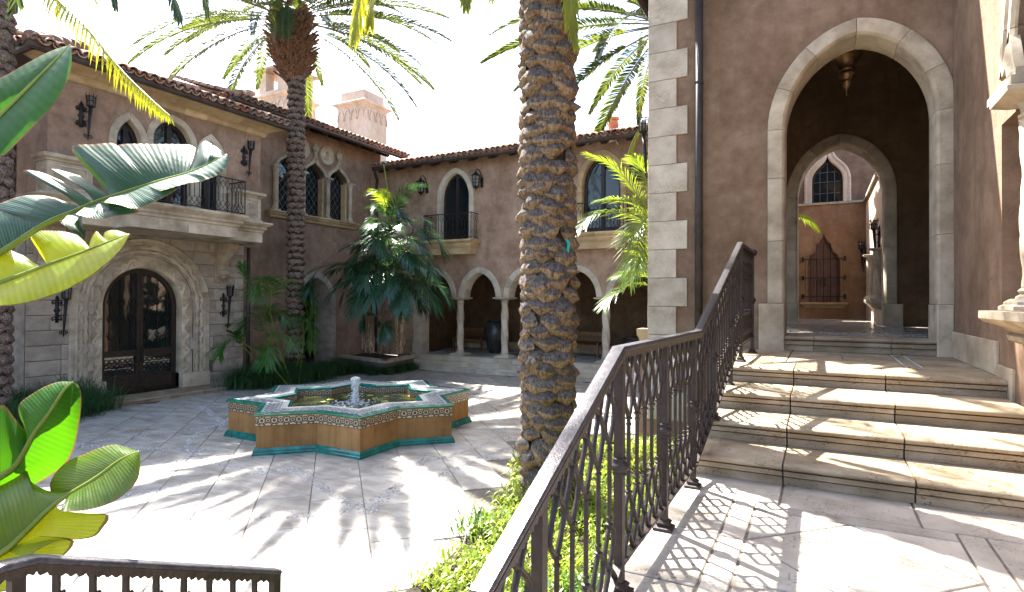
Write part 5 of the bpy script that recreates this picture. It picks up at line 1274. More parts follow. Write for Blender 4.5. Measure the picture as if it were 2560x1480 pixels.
# ------------------------------------------------------------ plant skeletons (world metres)
LEAVES = {'A':('LEAFD',([(-3.384,0.914,2.608),(-3.091,1.067,2.958),(-2.945,1.143,3.124),(-2.828,1.204,3.258),(-2.746,1.247,3.355)],[(0,1,[(-3.587,0.917,2.862),(-3.251,1.092,3.218),(-3.129,1.157,3.254),(-3.037,1.205,3.311),(-2.946,1.254,3.367),(-2.885,1.286,3.391),(-2.86,1.299,3.399)]),(0,1,[(-3.132,0.914,2.466),(-2.909,1.029,2.815),(-2.839,1.066,2.865),(-2.756,1.109,2.957),(-2.665,1.156,3.065),(-2.617,1.181,3.163),(-2.603,1.188,3.242),(-2.608,1.184,3.302)])])),'B':('LEAFB',([(-3.643,1.175,2.406),(-3.442,1.281,2.518),(-3.257,1.378,2.652),(-3.114,1.453,2.723),(-3.03,1.498,2.765),(-2.904,1.564,2.814),(-2.77,1.635,2.864),(-2.636,1.706,2.91),(-2.488,1.784,2.991)],[(0.555,0.86,[(-3.242,1.61,2.897),(-3.323,1.566,2.993),(-3.375,1.538,3.078),(-3.278,1.589,3.089),(-3.177,1.643,3.097),(-3.159,1.653,3.069),(-3.148,1.658,3.091),(-2.971,1.752,3.092),(-2.845,1.819,3.089),(-2.809,1.839,3.071)]),(0.86,0.93,[(-2.768,1.816,2.992),(-2.762,1.819,3.062),(-2.736,1.832,3.097),(-2.7,1.851,3.083)]),(0.93,1,[(-2.641,1.815,3.063),(-2.606,1.834,3.035),(-2.592,1.842,3.004),(-2.578,1.849,3.016)]),(0.48,0.555,[(-3.304,1.531,2.919),(-3.366,1.498,2.934),(-3.425,1.467,2.954),(-3.375,1.493,2.948),(-3.286,1.541,2.919)]),(0.4,0.475,[(-3.393,1.485,2.854),(-3.482,1.437,2.906),(-3.542,1.404,2.946),(-3.464,1.446,2.938),(-3.375,1.494,2.898)]),(0.24,0.395,[(-3.571,1.392,2.676),(-3.642,1.354,2.726),(-3.677,1.334,2.756),(-3.562,1.395,2.813),(-3.464,1.447,2.821),(-3.393,1.485,2.807)]),(0.04,0.24,[(-3.697,1.281,2.511),(-3.697,1.279,2.67),(-3.592,1.335,2.734),(-3.443,1.414,2.742),(-3.452,1.41,2.701)]),(0.555,0.7,[(-2.827,1.425,2.735),(-2.767,1.457,2.723),(-2.688,1.499,2.709),(-2.546,1.574,2.788),(-2.561,1.566,2.799)]),(0.7,0.86,[(-2.609,1.54,2.784),(-2.498,1.599,2.821),(-2.432,1.634,2.832),(-2.438,1.631,2.853)]),(0.86,1,[(-2.471,1.647,2.838),(-2.415,1.677,2.86),(-2.38,1.695,2.889),(-2.364,1.704,2.924),(-2.37,1.7,2.958)]),(0.5,0.55,[(-2.892,1.413,2.675),(-2.852,1.435,2.675),(-2.828,1.447,2.679)]),(0.42,0.5,[(-2.941,1.365,2.68),(-2.862,1.407,2.658),(-2.783,1.449,2.672),(-2.688,1.499,2.694),(-2.802,1.438,2.73)]),(0.34,0.42,[(-3.027,1.342,2.645),(-2.964,1.376,2.593),(-2.925,1.397,2.559),(-2.972,1.371,2.638)])])),'C':('LEAFY',([(-3.577,1.154,2.302),(-3.412,1.242,2.357),(-3.297,1.303,2.406),(-3.222,1.342,2.44),(-3.115,1.398,2.485),(-3.025,1.446,2.523),(-2.934,1.494,2.565),(-2.845,1.541,2.603)],[(0,1,[(-3.365,1.087,2.205),(-3.21,1.169,2.262),(-3.132,1.21,2.269),(-3.086,1.235,2.277),(-2.977,1.292,2.312),(-2.853,1.358,2.38),(-2.768,1.402,2.451),(-2.706,1.435,2.525),(-2.676,1.45,2.585)]),(0.1,0.45,[(-3.606,1.295,2.509),(-3.554,1.322,2.588),(-3.502,1.35,2.537),(-3.447,1.38,2.51),(-3.415,1.397,2.48)]),(0.47,0.74,[(-3.37,1.444,2.468),(-3.419,1.417,2.551),(-3.448,1.401,2.63),(-3.317,1.471,2.635),(-3.23,1.517,2.611),(-3.207,1.53,2.584)]),(0.745,0.86,[(-3.173,1.526,2.541),(-3.162,1.531,2.59),(-3.138,1.543,2.633),(-3.114,1.557,2.61)]),(0.86,1,[(-3.085,1.549,2.588),(-3.078,1.553,2.627),(-3.03,1.578,2.637),(-2.971,1.61,2.616)])])),'D':('LEAFD',([(-3.542,1.238,1.389),(-3.441,1.291,1.453),(-3.371,1.328,1.514),(-3.299,1.365,1.657),(-3.232,1.4,1.762),(-3.173,1.43,1.867),(-3.136,1.45,1.905)],[(0.02,1,[(-3.592,1.349,1.32),(-3.469,1.414,1.361),(-3.346,1.478,1.441),(-3.28,1.513,1.521),(-3.248,1.528,1.66),(-3.234,1.534,1.799),(-3.245,1.528,1.868),(-3.273,1.513,1.888)]),(0.36,1,[(-3.507,1.414,1.578),(-3.483,1.426,1.624),(-3.525,1.403,1.698),(-3.534,1.398,1.77),(-3.476,1.428,1.824),(-3.414,1.461,1.864),(-3.352,1.493,1.887),(-3.296,1.523,1.885)]),(0,0.33,[(-3.671,1.282,1.504),(-3.601,1.317,1.721),(-3.553,1.342,1.777),(-3.497,1.373,1.702),(-3.434,1.407,1.624)])])),'E':('LEAFO',([(-3.444,1.124,1.052),(-3.254,1.224,1.152),(-3.158,1.274,1.244),(-3.031,1.34,1.381),(-2.873,1.424,1.497),(-2.778,1.474,1.577),(-2.701,1.514,1.617)],[(0.6,1,[(-3.235,1.414,1.34),(-3.242,1.409,1.426),(-3.184,1.439,1.512),(-3.1,1.483,1.56),(-2.991,1.541,1.605),(-2.932,1.573,1.597),(-2.889,1.595,1.582),(-2.868,1.607,1.575)]),(0.55,1,[(-2.853,1.277,1.397),(-2.778,1.317,1.399),(-2.696,1.36,1.418),(-2.623,1.398,1.459),(-2.565,1.429,1.526),(-2.551,1.435,1.599),(-2.556,1.432,1.654)]),(0,0.6,[(-3.641,1.245,1.169),(-3.607,1.261,1.363),(-3.504,1.315,1.426),(-3.393,1.373,1.492),(-3.395,1.373,1.442),(-3.282,1.434,1.334)])])),'F':('LEAFY',([(-3.484,1.137,1.023),(-3.291,1.239,1.129),(-3.195,1.289,1.221),(-3.066,1.356,1.363)],[(0.42,1,[(-3.025,1.221,1.184),(-2.903,1.285,1.258),(-2.832,1.323,1.262),(-2.759,1.362,1.276),(-2.728,1.378,1.311),(-2.703,1.391,1.37),(-2.812,1.333,1.379),(-2.896,1.288,1.388)]),(0,0.5,[(-3.298,1.077,1.001),(-3.116,1.174,1.037),(-3.078,1.194,1.046),(-2.994,1.238,1.124),(-2.903,1.286,1.167),(-2.833,1.323,1.259),(-2.964,1.253,1.279)])]))}
KENTIA = [([(-11.307,13.45,3.993),(-11.157,13.354,4.522),(-10.753,13.399,4.601),(-10.287,13.479,4.41),(-10.028,13.45,4.127)],0.62),([(-11.359,13.425,3.64),(-11.262,13.189,4.083),(-11.163,12.957,4.285),(-11.096,12.712,4.03),(-10.797,12.593,3.561)],0.62),([(-11.286,13.577,3.727),(-10.875,13.679,4.113),(-10.33,13.853,4.338),(-9.928,13.957,4.096),(-9.699,13.969,3.701)],0.66),([(-11.498,13.356,3.247),(-11.603,13.126,3.587),(-11.841,12.828,3.69),(-11.904,12.628,3.371),(-11.865,12.484,2.907)],0.62),([(-11.152,13.541,3.092),(-10.748,13.526,3.433),(-10.318,13.527,3.593),(-9.894,13.528,3.409),(-9.709,13.403,3.06)],0.66),([(-11.567,13.323,2.855),(-11.871,12.976,3.236),(-12.37,12.527,3.339),(-12.724,12.159,3.251),(-12.835,11.921,2.901),(-12.777,11.775,2.521)],0.7),([(-11.19,13.413,2.541),(-11.078,13.157,2.921),(-11.03,12.87,3.098),(-11.043,12.554,2.824),(-10.953,12.296,2.232)],0.72),([(-11.087,13.47,2.308),(-10.807,13.305,2.577),(-10.464,13.175,2.724),(-10.355,12.924,2.383),(-10.213,12.692,2.053)],0.62),([(-11.018,13.505,2.464),(-10.601,13.469,2.771),(-10.192,13.431,2.918),(-9.856,13.358,2.574),(-9.493,13.301,2.091)],0.7),([(-11.048,13.603,2.465),(-10.452,13.776,2.7),(-10.035,13.856,2.777),(-9.69,13.9,2.583),(-9.45,13.889,2.277)],0.6),([(-11.495,13.473,2.937),(-11.516,13.26,3.321),(-11.603,13.014,3.502),(-11.618,12.809,3.298),(-11.531,12.661,2.985)],0.55),([(-11.281,13.7,2.943),(-11.128,13.692,3.414),(-10.976,13.685,3.803),(-10.755,13.719,3.641),(-10.64,13.698,3.324)],0.5),([(-11.526,13.566,3.338),(-11.668,13.43,3.729),(-11.947,13.222,4),(-11.948,13.163,4.27),(-11.705,13.232,4.579)],0.5),([(-11.567,13.326,2.463),(-11.878,13.101,2.734),(-12.188,12.879,2.848),(-12.323,12.752,2.651),(-12.39,12.662,2.378)],0.55),([(-11.09,13.344,3.392),(-10.782,13.205,3.528),(-10.411,13.101,3.472),(-10.112,12.96,3.27)],0.5),([(-11.33,13.233,1.764),(-11.524,13.053,1.881),(-11.682,12.893,1.843),(-11.703,12.81,1.538)],0.42),([(-11.332,13.009,1.387),(-11.163,12.983,1.621),(-11.03,12.942,1.55),(-10.996,12.849,1.216)],0.4),([(-11.316,13.438,4.666),(-11.264,13.235,5.09),(-11.211,13.035,5.324),(-11.194,12.816,5.42),(-11.271,12.55,5.338)],0.42),([(-11.362,13.528,4.565),(-11.211,13.52,4.968),(-11.002,13.543,5.299),(-10.713,13.609,5.582),(-10.287,13.749,5.716)],0.62),([(-11.382,13.517,4.634),(-11.417,13.382,4.94),(-11.511,13.217,5.06),(-11.543,13.087,4.998)],0.5),([(-11.362,13.527,4.68),(-11.195,13.5,5.009),(-11.01,13.485,4.972),(-10.885,13.44,4.776)],0.5),([(-11.362,13.53,4.45),(-11.066,13.629,4.628),(-10.67,13.782,4.715),(-10.378,13.881,4.687),(-10.287,13.874,4.566)],0.5),([(-11.382,13.519,4.45),(-11.641,13.303,4.715),(-11.777,13.155,4.636),(-11.812,13.063,4.445)],0.5)]
KSTEMS = [[(-11.792,13.224,0.717),(-11.844,13.186,1.756),(-11.74,13.23,2.932)],[(-11.913,13.159,0.736),(-11.965,13.121,1.755),(-11.601,13.302,3.09)],[(-11.532,13.362,0.699),(-11.463,13.385,2.15),(-11.359,13.425,3.64)],[(-11.307,13.482,0.7),(-11.255,13.497,1.955),(-11.255,13.488,2.935),(-11.325,13.439,4.11)],[(-10.996,13.647,0.721),(-10.979,13.644,2.035),(-11.082,13.578,3.092)],[(-11.082,13.601,0.721),(-11.117,13.573,1.76),(-11.152,13.545,2.739)]]
SPEAR = [(-11.276,13.462,4.438),(-11.336,13.427,4.78),(-11.417,13.379,5.214),(-11.346,13.414,5.489),(-11.397,13.383,5.923),(-11.457,13.347,6.352)]
YOUNG = [([(-13.221,10.639,1.864),(-12.855,10.544,2.502),(-12.402,10.5,2.706),(-12.466,10.182,2.833),(-12.638,9.807,2.822)],0.6),([(-12.927,10.568,1.941),(-12.687,10.406,2.568),(-12.628,10.152,2.801),(-12.593,9.889,2.691),(-12.378,9.723,2.356)],0.6),([(-13.327,10.81,1.787),(-13.495,10.602,2.29),(-13.597,10.43,2.716),(-13.635,10.294,2.995),(-13.578,10.208,3.236)],0.42),([(-13.014,10.077,1.025),(-13.079,9.814,1.243),(-13.137,9.556,1.289),(-13.131,9.334,1.171),(-13.034,9.161,0.927)],0.5),([(-12.882,10.373,1.183),(-12.561,10.315,1.369),(-12.156,10.304,1.417),(-11.815,10.259,1.33),(-11.596,10.152,1.146)],0.55),([(-12.632,10.055,0.874),(-12.403,9.949,1.06),(-12.117,9.874,1.144),(-11.977,9.724,0.933),(-11.865,9.559,0.729)],0.5),([(-13.315,10.596,1.082),(-13.292,10.49,1.584),(-13.361,10.337,1.868),(-13.397,10.205,1.836),(-13.371,10.108,1.596)],0.5),([(-13.443,10.866,1.24),(-13.443,10.776,1.786),(-13.285,10.773,2.076),(-13.001,10.839,2.042),(-12.813,10.857,1.795)],0.5),([(-13.295,10.83,1.427),(-13.057,10.802,1.864),(-12.758,10.809,1.939),(-12.556,10.768,1.697)],0.5),([(-13.269,12.091,1.371),(-13.154,12.08,1.759),(-13.175,11.997,2.219),(-13.06,11.986,2.563),(-12.913,11.999,2.373),(-12.833,11.978,1.919)],0.5),([(-13.067,11.862,1.009),(-13.041,11.786,1.542),(-12.915,11.765,1.771),(-12.725,11.784,1.55),(-12.634,11.754,0.922)],0.5),([(-13.255,9.948,1.058),(-13.257,9.831,1.337),(-13.228,9.733,1.445)],0.35)]
ARECAF = [([(-2.523,10.664,2.551),(-2.596,10.362,3.406),(-2.788,9.998,4.083),(-3.09,9.577,4.59),(-3.434,9.137,4.778)],0.3),([(-2.458,10.692,3.138),(-2.71,10.242,3.686),(-3.006,9.771,3.855),(-3.341,9.281,3.777),(-3.508,8.884,3.504)],0.42),([(-2.523,10.657,3.284),(-2.847,10.213,3.977),(-3.154,9.784,4.078),(-3.323,9.43,4.036)],0.35),([(-2.394,10.721,3.725),(-2.619,10.445,4.284),(-2.775,10.207,4.616),(-2.864,10.007,4.797)],0.4),([(-2.348,10.529,2.691),(-2.552,10.189,3.105),(-2.746,9.856,3.434),(-2.751,9.631,3.072),(-2.783,9.391,2.657)],0.42),([(-2.307,10.668,2.259),(-2.586,10.327,2.687),(-2.916,9.961,2.819),(-3.113,9.668,2.74)],0.3),([(-2.307,10.668,2.259),(-2.584,10.32,2.544),(-2.912,9.947,2.594),(-3.166,9.615,2.394),(-3.218,9.39,2.222)],0.3),([(-2.307,10.657,3.421),(-2.561,10.216,3.816),(-2.737,9.821,3.637),(-2.842,9.467,3.332)],0.42),([(-2.307,10.671,1.969),(-2.523,10.36,2.759),(-2.73,10.057,3.102),(-2.746,9.861,2.95)],0.35)]
HANG1 = [([(-3.223,5.697,8.929),(-3.968,5.2,7.566),(-4.376,4.882,6.332),(-4.423,4.751,5.571),(-4.409,4.649,5.111)],0.4),([(-3.321,5.869,9.13),(-3.997,5.471,7.209),(-4.458,5.178,6.336),(-4.547,5.079,5.799),(-4.533,5.033,5.453)],0.36),([(-2.54,5.836,8.732),(-2.346,5.84,7.325),(-2.339,5.741,6.173),(-2.316,5.647,5.477),(-2.234,5.582,4.961)],0.32),([(-2.857,6.566,9.536),(-2.769,6.629,7.793),(-2.769,6.642,6.548),(-2.747,6.661,5.752)],0.3),([(-3.022,5.804,8.931),(-3.412,5.501,7.03),(-3.438,5.384,5.983),(-3.404,5.294,5.498)],0.3)]
HANG3 = [([(-11.264,4.129,9.437),(-10.65,4.209,7.677),(-10.002,4.298,6.827),(-9.323,4.401,6.246),(-8.618,4.519,5.524),(-8.034,4.57,5.053),(-7.544,4.57,4.72)],0.42),([(-12.014,4.405,9.912),(-11.116,4.821,8.545),(-10.923,4.858,7.585),(-10.961,4.769,6.897)],0.32),([(-10.238,4.22,9.717),(-8.89,4.804,7.851),(-8.292,4.981,6.844),(-8.009,4.987,6.262)],0.4),([(-10.595,4.367,9.976),(-9.006,5.152,8.46),(-8.349,5.438,7.325),(-8.126,5.488,6.566)],0.4),([(-11.289,4.341,9.596),(-10.427,4.737,8.284),(-9.852,4.977,7.365),(-9.67,5.003,6.831)],0.3),([(-11.764,4.319,9.104),(-11.51,4.391,7.894),(-11.371,4.397,7.086),(-11.401,4.308,6.86)],0.3)]
HANG4 = [([(-2.246,11.807,4.961),(-2.708,11.413,5.638),(-3.021,11.104,5.755),(-3.191,10.875,5.33),(-3.223,10.721,4.954)],0.25)]
COURTFROND = [[(-1.482,17.55,3.816),(-1.087,17.753,4.659),(-0.642,17.988,4.796),(-0.295,18.174,4.663),(-0.038,18.314,4.328)]]
# ------------------------------------------------------------ palms and plants
def spline(P, n):
    P = [V(p) for p in P]; Q = [P[0]*2-P[1]]+P+[P[-1]*2-P[-2]]; out = []
    for i in range(len(P)-1):
        a, b, c, d = Q[i:i+4]
        for j in range(n):
            t = j/n; out.append(.5*((2*b)+(c-a)*t+(2*a-5*b+4*c-d)*t*t+(3*b-a-3*c+d)*t**3))
    return out+[P[-1]]
def frond_mb(path, n, L, wd, t0=.12, ang=(70, 25), droop=.2, vee=25, stem=.014, seed=0, hang=0.0, tips=.35):
    """a feather palm frond: stem and two rows of narrow leaflets that bend under their own weight"""
    r = random.Random(seed); m = MB(); P = [V(p) for p in path]; k = len(P)
    m.tube(P, [stem*(1-.85*i/(k-1)) for i in range(k)], 4, 1)
    for i in range(n):
        t = t0+(1-t0)*(i+.5)/n; f = t*(k-1); j = min(int(f), k-2); p = P[j].lerp(P[j+1], f-j)
        T = (P[min(j+2, k-1)]-P[max(j-1, 0)]).normalized(); B = T.cross(V((0, 0, 1)))
        B = B.normalized() if B.length > .05 else T.orthogonal().normalized(); Nn = B.cross(T)
        u = (t-t0)/(1-t0); ln = L*(.45+.55*min(1, u*5))*(1-(1-tips)*max(0, (u-.55)/.45)**1.3)
        a = radians(ang[0]+(ang[1]-ang[0])*u)
        for s in (-1, 1):
            aa = a+r.uniform(-.1, .1); v = radians(vee)+r.uniform(-.18, .18); l2 = ln*r.uniform(.85, 1.08)
            d = (T*cos(aa)+(B*s*cos(v)+Nn*sin(v))*sin(aa)).normalized()
            if hang: d = (d*(1-hang)+V((0, 0, -hang))).normalized()
            w_ = d.cross(Nn).normalized()*wd*.5
            mid = p+d*l2*.5+V((0, 0, -droop*l2*.18)); tip = p+d*l2*(1-.25*droop)+V((0, 0, -droop*l2*.9))
            m.add([p-w_*.5, p+w_*.5, mid+w_, mid-w_, tip], [(0, 1, 2, 3), (3, 2, 4)])
    return m
def crown_set(name, mats, parent, c, classes, length, L, wd, n, seed, sag=1.2, droop=.15, skip=None, stem=.022):
    """a palm crown: fronds of several ages, each frond an object that shares its mesh with its like"""
    r = random.Random(seed); protos = {}
    for el, cnt in classes:
        for v in range(2):
            path = []; p = V((.12, 0, 0)); N_ = 16; e = radians(el)
            for i in range(N_+1):
                path.append(p.copy()); t = i/N_; a = e-sag*(t**1.35)*(1-.25*sin(e)); p = p+V((cos(a), .05*sin(v*3+i*.4)*t, sin(a)))*length/N_
            me = frond_mb(path, n, L, wd, .22, (62, 24), droop, 28, stem, seed+v+int(el)).mesh(name)
            for mt in mats: me.materials.append(mt)
            protos[(el, v)] = me
        for i in range(cnt):
            az = 2*pi*i/cnt+r.uniform(-.25, .25)+el*.37
            if skip and skip(el, az): continue
            M = Matrix.Translation(V(c)+V((0, 0, (el-10)*.004))) @ Euler((r.uniform(-.25, .25), r.uniform(-.10, .10), az)).to_matrix().to_4x4() @ Matrix.Scale(r.uniform(.86, 1.08), 4)
            inst(name, protos[(el, i % 2)], M, parent)
def scar_mesh(w_, h, d, seed, low):
    """one leaf-base scar: lens outline, a cut face tilted up and out above a fibrous lip"""
    r = random.Random(seed); m = MB(); nu, nv = (6, 5) if low else (10, 8); loops = []
    for j in range(nv+1):
        v = j/nv; row = []
        for i in range(nu+1):
            u = -1+2*i/nu; wv = (1-abs(2*v-1)**1.6)*.85+.15; x = u*w_/2*wv
            pr = (v/.46)**.55 if v < .46 else (1-(v-.46)/.54)**.9
            e = (1-abs(u)**2.2); y = d*pr*e*(1+.30*noise.noise(V((u*3+seed*7, v*4, 1))))+.010*noise.noise(V((u*9, v*9+seed*5, 4)))
            if .4 < v < .55: y *= 1+r.uniform(-.14, .14)
            row.append(V((x, y-.03, (v-.5)*h-.14*h*(1-u*u)*(1 if v < .6 else .2)+.03*h*noise.noise(V((u*4, v*4, seed*3))))))
        loops.append(row)
    m.loft(loops, False, False); q = nu
    for f in range(len(m.f)): m.m[f] = 0 if (f//q)/nv >= .42 else 1
    return m
def trunk(t, base, top, r0, r1, scars, rows, per, mats, wob=0.0):
    b, e = V(base), V(top); H = (e-b).length; ax = (e-b).normalized()
    core = ob('trunk', MB().tube([b+(e-b)*i/20 for i in range(21)], [(r0+(r1-r0)*i/20)*.93 for i in range(21)], 16), BARK_CORE, t, True)
    k = 0
    for i in range(rows):
        f = (i+.5)/rows; rr = r0+(r1-r0)*f; c = b+(e-b)*f
        for j in range(per):
            a = 2*pi*(j+.5*(i % 2))/per+i*.05+R.uniform(-.05-wob, .05+wob); s = R.uniform(.88, 1.12)
            M = Matrix.Translation(c+V((cos(a)*rr*.97, sin(a)*rr*.97, R.uniform(-.012-wob*.15, .012+wob*.15)))) @ Matrix.Rotation(a-pi/2, 4, 'Z') @ Euler((0, R.uniform(-.09-wob, .09+wob)*1.0, 0)).to_matrix().to_4x4() @ Matrix.Diagonal((s+R.uniform(-wob, wob), R.uniform(.8-wob, 1.25+wob), R.uniform(.9-wob, 1.1+wob), 1))
            inst('leaf_scar', scars[(i*3+j) % len(scars)], M, core); k += 1
def scars(w_, h, d, n, mats, low=False):
    o = []
    for s in range(n):
        me = scar_mesh(w_, h, d, s, low).mesh('leaf_scar', True)
        for mt in mats: me.materials.append(mt)
        me.set_sharp_from_angle(angle=radians(42)); o.append(me)
    return o
def hang(name, data, mats, parent, n, wd, seed, hang_=.45, ang=(60, 25), root=None):
    for i, (P, L) in enumerate(data):
        if root is not None: P = [tuple(root)]+list(P[1:] if (V(P[0])-root).length < 1.2 or 'gatehouse' in parent['label'] else P)
        me = frond_mb(spline(P, 6), n, L, wd, .22, ang, .35, 10, .014, seed+i, hang_)
        ob(name, me, mats, parent)
# big trunk in the foreground
P1 = V((-2.79, 6.17, 0))
p1 = thing('date_palm', P1, 'big rough date palm trunk in the foreground beside the stair railing, crown above the picture', 'palm')
SC1 = scars(.35, .26, .115, 8, (BARK_CUT, BARK_FIB))
trunk(p1, P1, P1+V((-.04, 0, 6.1)), .28, .275, SC1, 42, 7, None, .19)
up_ = MB().tube([P1+V((-.04, 0, 6.05)), P1+V((-.05, 0, 8.4))], .27, 14)
for i in range(15):
    for j in range(7):
        a = 2*pi*(j+.5*(i % 2))/7; q = Matrix.Translation(P1+V((-.045+cos(a)*.27, sin(a)*.27, 6.15+.145*i))) @ Matrix.Rotation(a-pi/2, 4, 'Z'); b_ = SC1[(i+j) % 8]
        up_.add([q @ v.co for v in b_.vertices], [tuple(p.vertices) for p in b_.polygons])
ob('upper_trunk', up_, BARK_CUT, p1, True, kind='stuff')
crown_set('frond', (FROND, STEM), p1, P1+V((-.05, 0, 8.55)), [(78, 6), (55, 8), (32, 9), (12, 8)], 3.9, .42, .030, 70, 11, 1.2)
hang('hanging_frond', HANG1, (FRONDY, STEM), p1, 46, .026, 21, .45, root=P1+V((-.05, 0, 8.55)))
fb = MB(); r_ = random.Random(8)
for i in range(420):
    a = r_.random()*2*pi; z = r_.uniform(.1, 6.2); q = P1+V((-.04*z/6+cos(a)*.27, sin(a)*.27, z)); t = V((-sin(a), cos(a), 0))*r_.uniform(-.12, .12)
    fb.tube([q, q+t*.5+V((cos(a)*.06, sin(a)*.06, r_.uniform(-.03, .05))), q+t+V((cos(a)*.05, sin(a)*.05, r_.uniform(-.12, .02)))], [.004, .003, .0012], 3)
ob('loose_fibre', fb, BARK_FIB, p1, kind='stuff')
# tall palm in the far corner
P2 = V((-13.60, 12.02, 0)); C2 = V((-13.78, 11.86, 10.55))
p2 = thing('date_palm', P2, 'tall slender date palm with full arching crown standing before the triple window', 'palm')
trunk(p2, P2, V((-13.57, 11.95, 9.05)), .235, .225, scars(.27, .20, .085, 5, (BARK2, BARK2), True), 49, 6, None, .06)
bt = MB(); bt.lathe([(.2, 8.75), (.31, 9.0), (.40, 9.3), (.43, 9.7), (.42, 10.1), (.36, 10.5), (.24, 10.8)], (-13.68, 11.9, 0), 14)
bo = ob('boot_ball', bt, BARK_CORE, p2, True)
bm = []
for s in range(3):
    m = MB(); q = .5
    m.loft([[V((x*w_, y0+y, z)) for x, y in ((-1, 0), (-.5, .035), (0, .05), (.5, .035), (1, 0), (0, -.02))] for w_, y0, z in ((.08, 0, -.15), (.105, .07, 0), (.095, .16, .12), (.06, .23+.03*s, .21+.03*s))])
    me = m.mesh('leaf_boot'); me.materials.append(BOOT); bm.append(me)
for i in range(15):
    f = i/14; z = 8.85+f*1.85; rr = [.27, .36, .43, .48, .52, .54, .555, .56, .56, .555, .54, .52, .48, .42, .34][i]; cc = V((-13.66-.06*f, 11.91-.03*f, z))
    for j in range(14):
        a = 2*pi*(j+.5*(i % 2))/14+R.uniform(-.06, .06)
        inst('leaf_boot', bm[(i+j) % 3], Matrix.Translation(cc+V((cos(a)*rr*.76, sin(a)*rr*.76, R.uniform(-.03, .03)))) @ Matrix.Rotation(a-pi/2, 4, 'Z') @ Euler((R.uniform(-.3, .15), R.uniform(-.2, .2), 0)).to_matrix().to_4x4(), bo)
crown_set('frond', (FROND, STEM), p2, C2, [(80, 8), (66, 10), (52, 11), (38, 14), (24, 16), (10, 15), (-6, 10)], 4.75, .46, .042, 96, 5, .82, .2)
for az, el in ((-.9, -30), (-1.1, -48), (-.75, -10)):       # short fronds folding down over the boots towards the camera
    path = [V((.3, 0, 0)), V((.7, 0, .1+el*.002)), V((.95, .02, -.1)), V((1.05, .03, -.55)), V((1.08, .02, -1.05))]
    me = frond_mb(spline(path, 4), 44, .34, .03, .15, (60, 25), .2, 10, .018, int(el)); 
    me.v = [tuple(Matrix.Translation(C2) @ Matrix.Rotation(az, 4, 'Z') @ V(p)) for p in me.v]; ob('folded_frond', me, (FROND, STEM), p2)
# palm at the left edge
P3 = V((-13.05, 4.78, 0))
p3 = thing('date_palm', P3, 'date palm trunk cut off by the left edge of the picture', 'palm')
trunk(p3, P3, P3+V((-.05, 0, 9.0)), .25, .24, scars(.30, .24, .09, 4, (BARK2, BARK2), True), 48, 6, None)
crown_set('frond', (FROND, STEM), p3, P3+V((-.05, 0, 9.6)), [(65, 3), (38, 4), (14, 4)], 3.6, .40, .030, 56, 17, 1.2)
hang('hanging_frond', HANG3[:1], (FRONDY, STEM), p3, 50, .032, 41, .5, root=P3+V((-.05, 0, 9.6)))
hang('hanging_frond', HANG3[1:], (FROND, STEM), p3, 50, .03, 43, .35, root=P3+V((-.05, 0, 9.6)))
# palm behind the gatehouse corner
P4 = V((-3.35, 14.3, 0))
p4 = thing('date_palm', P4, 'yellow green date palm crown fanning out from behind the gatehouse corner', 'palm')
trunk(p4, P4, P4+V((0, 0, 8.7)), .23, .22, scars(.3, .26, .08, 3, (BARK2, BARK2), True), 24, 5, None)
crown_set('frond', (FROND, STEM), p4, P4+V((0, 0, 9.15)), [(72, 8), (46, 12), (26, 15), (8, 15), (-12, 12)], 4.6, .44, .050, 95, 23, .8)
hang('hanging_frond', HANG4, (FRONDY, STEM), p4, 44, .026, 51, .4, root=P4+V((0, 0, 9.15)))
# crowns of other garden palms behind the viewer's left shoulder: only their shade is seen
# kentia palms in the corner planter
kp = thing('kentia_palm', (-13.2, 15.2, .42), 'clump of dark green kentia palms filling the corner planter', 'palm')
for i, P in enumerate(KSTEMS): ob('stem', MB().tube(spline(P, 5), .045 if i < 4 else .07, 8), DEADST if i in (4, 5, 0) else BARK2, kp, True)
for i in range(26):
    s = R.choice(KSTEMS[:2]+KSTEMS[4:]); b = V(s[0])+V((R.uniform(-.12, .12), R.uniform(-.1, .1), R.uniform(0, .5)))
    ob('dry_sheath', MB().tube([b, b+V((R.uniform(-.1, .1), 0, R.uniform(.35, .75)))], [.035, .008], 4), DEADST, kp)
ob('spear', MB().tube(spline(SPEAR, 5), [.03-.0006*i for i in range(26)], 7), RIB, kp, True)
for i, (P, L) in enumerate(KENTIA):
    ob('frond', frond_mb(spline(P, 6), 48, L*1.2, .030, .14, (64, 22), .30, 12, .016, 60+i, .03, .5), (ARECA if i == 17 else KENT, RIB), kp)
for i, P in enumerate(KSTEMS[:5]):
    for j in range(6):
        el = radians((55, 30, 8, 40, 18, -5)[j]); az = 2*pi*j/6+i*.7+R.uniform(-.3, .3); p = V(P[-1])+V((0, 0, -.25*R.random())); pts = []
        for q in range(15):
            t = q/14; pts.append(p.copy()); a = el-1.35*t**1.3; p = p+V((cos(a)*cos(az), cos(a)*sin(az)*.8, sin(a)))*(1.75/14)
        ob('frond', frond_mb(pts, 46, .66, .028, .2, (66, 24), .35, 12, .014, 300+i*9+j, .04, .5), (KENT, RIB), kp)
yp = thing('young_palm', (-12.6, 10.9, 0), 'young bright green palm in the bed right of the carved doorway', 'palm')
for i, (P, L) in enumerate(YOUNG):
    ob('frond', frond_mb([V(p) for p in spline(P, 6)], 46, L*1.2, .021, .16, (64, 22), .28, 14, .012, 90+i, .03, .45), (KENTB, RIB), yp)
    ob('stalk', MB().tube([V((-12.6+R.uniform(-.4, .4), 10.9+R.uniform(-.3, .3), 0)), V(P[0])*.9+V((-12.6, 10.9, 0.6))*.1, V(P[0])], .014, 5), RIB, yp)
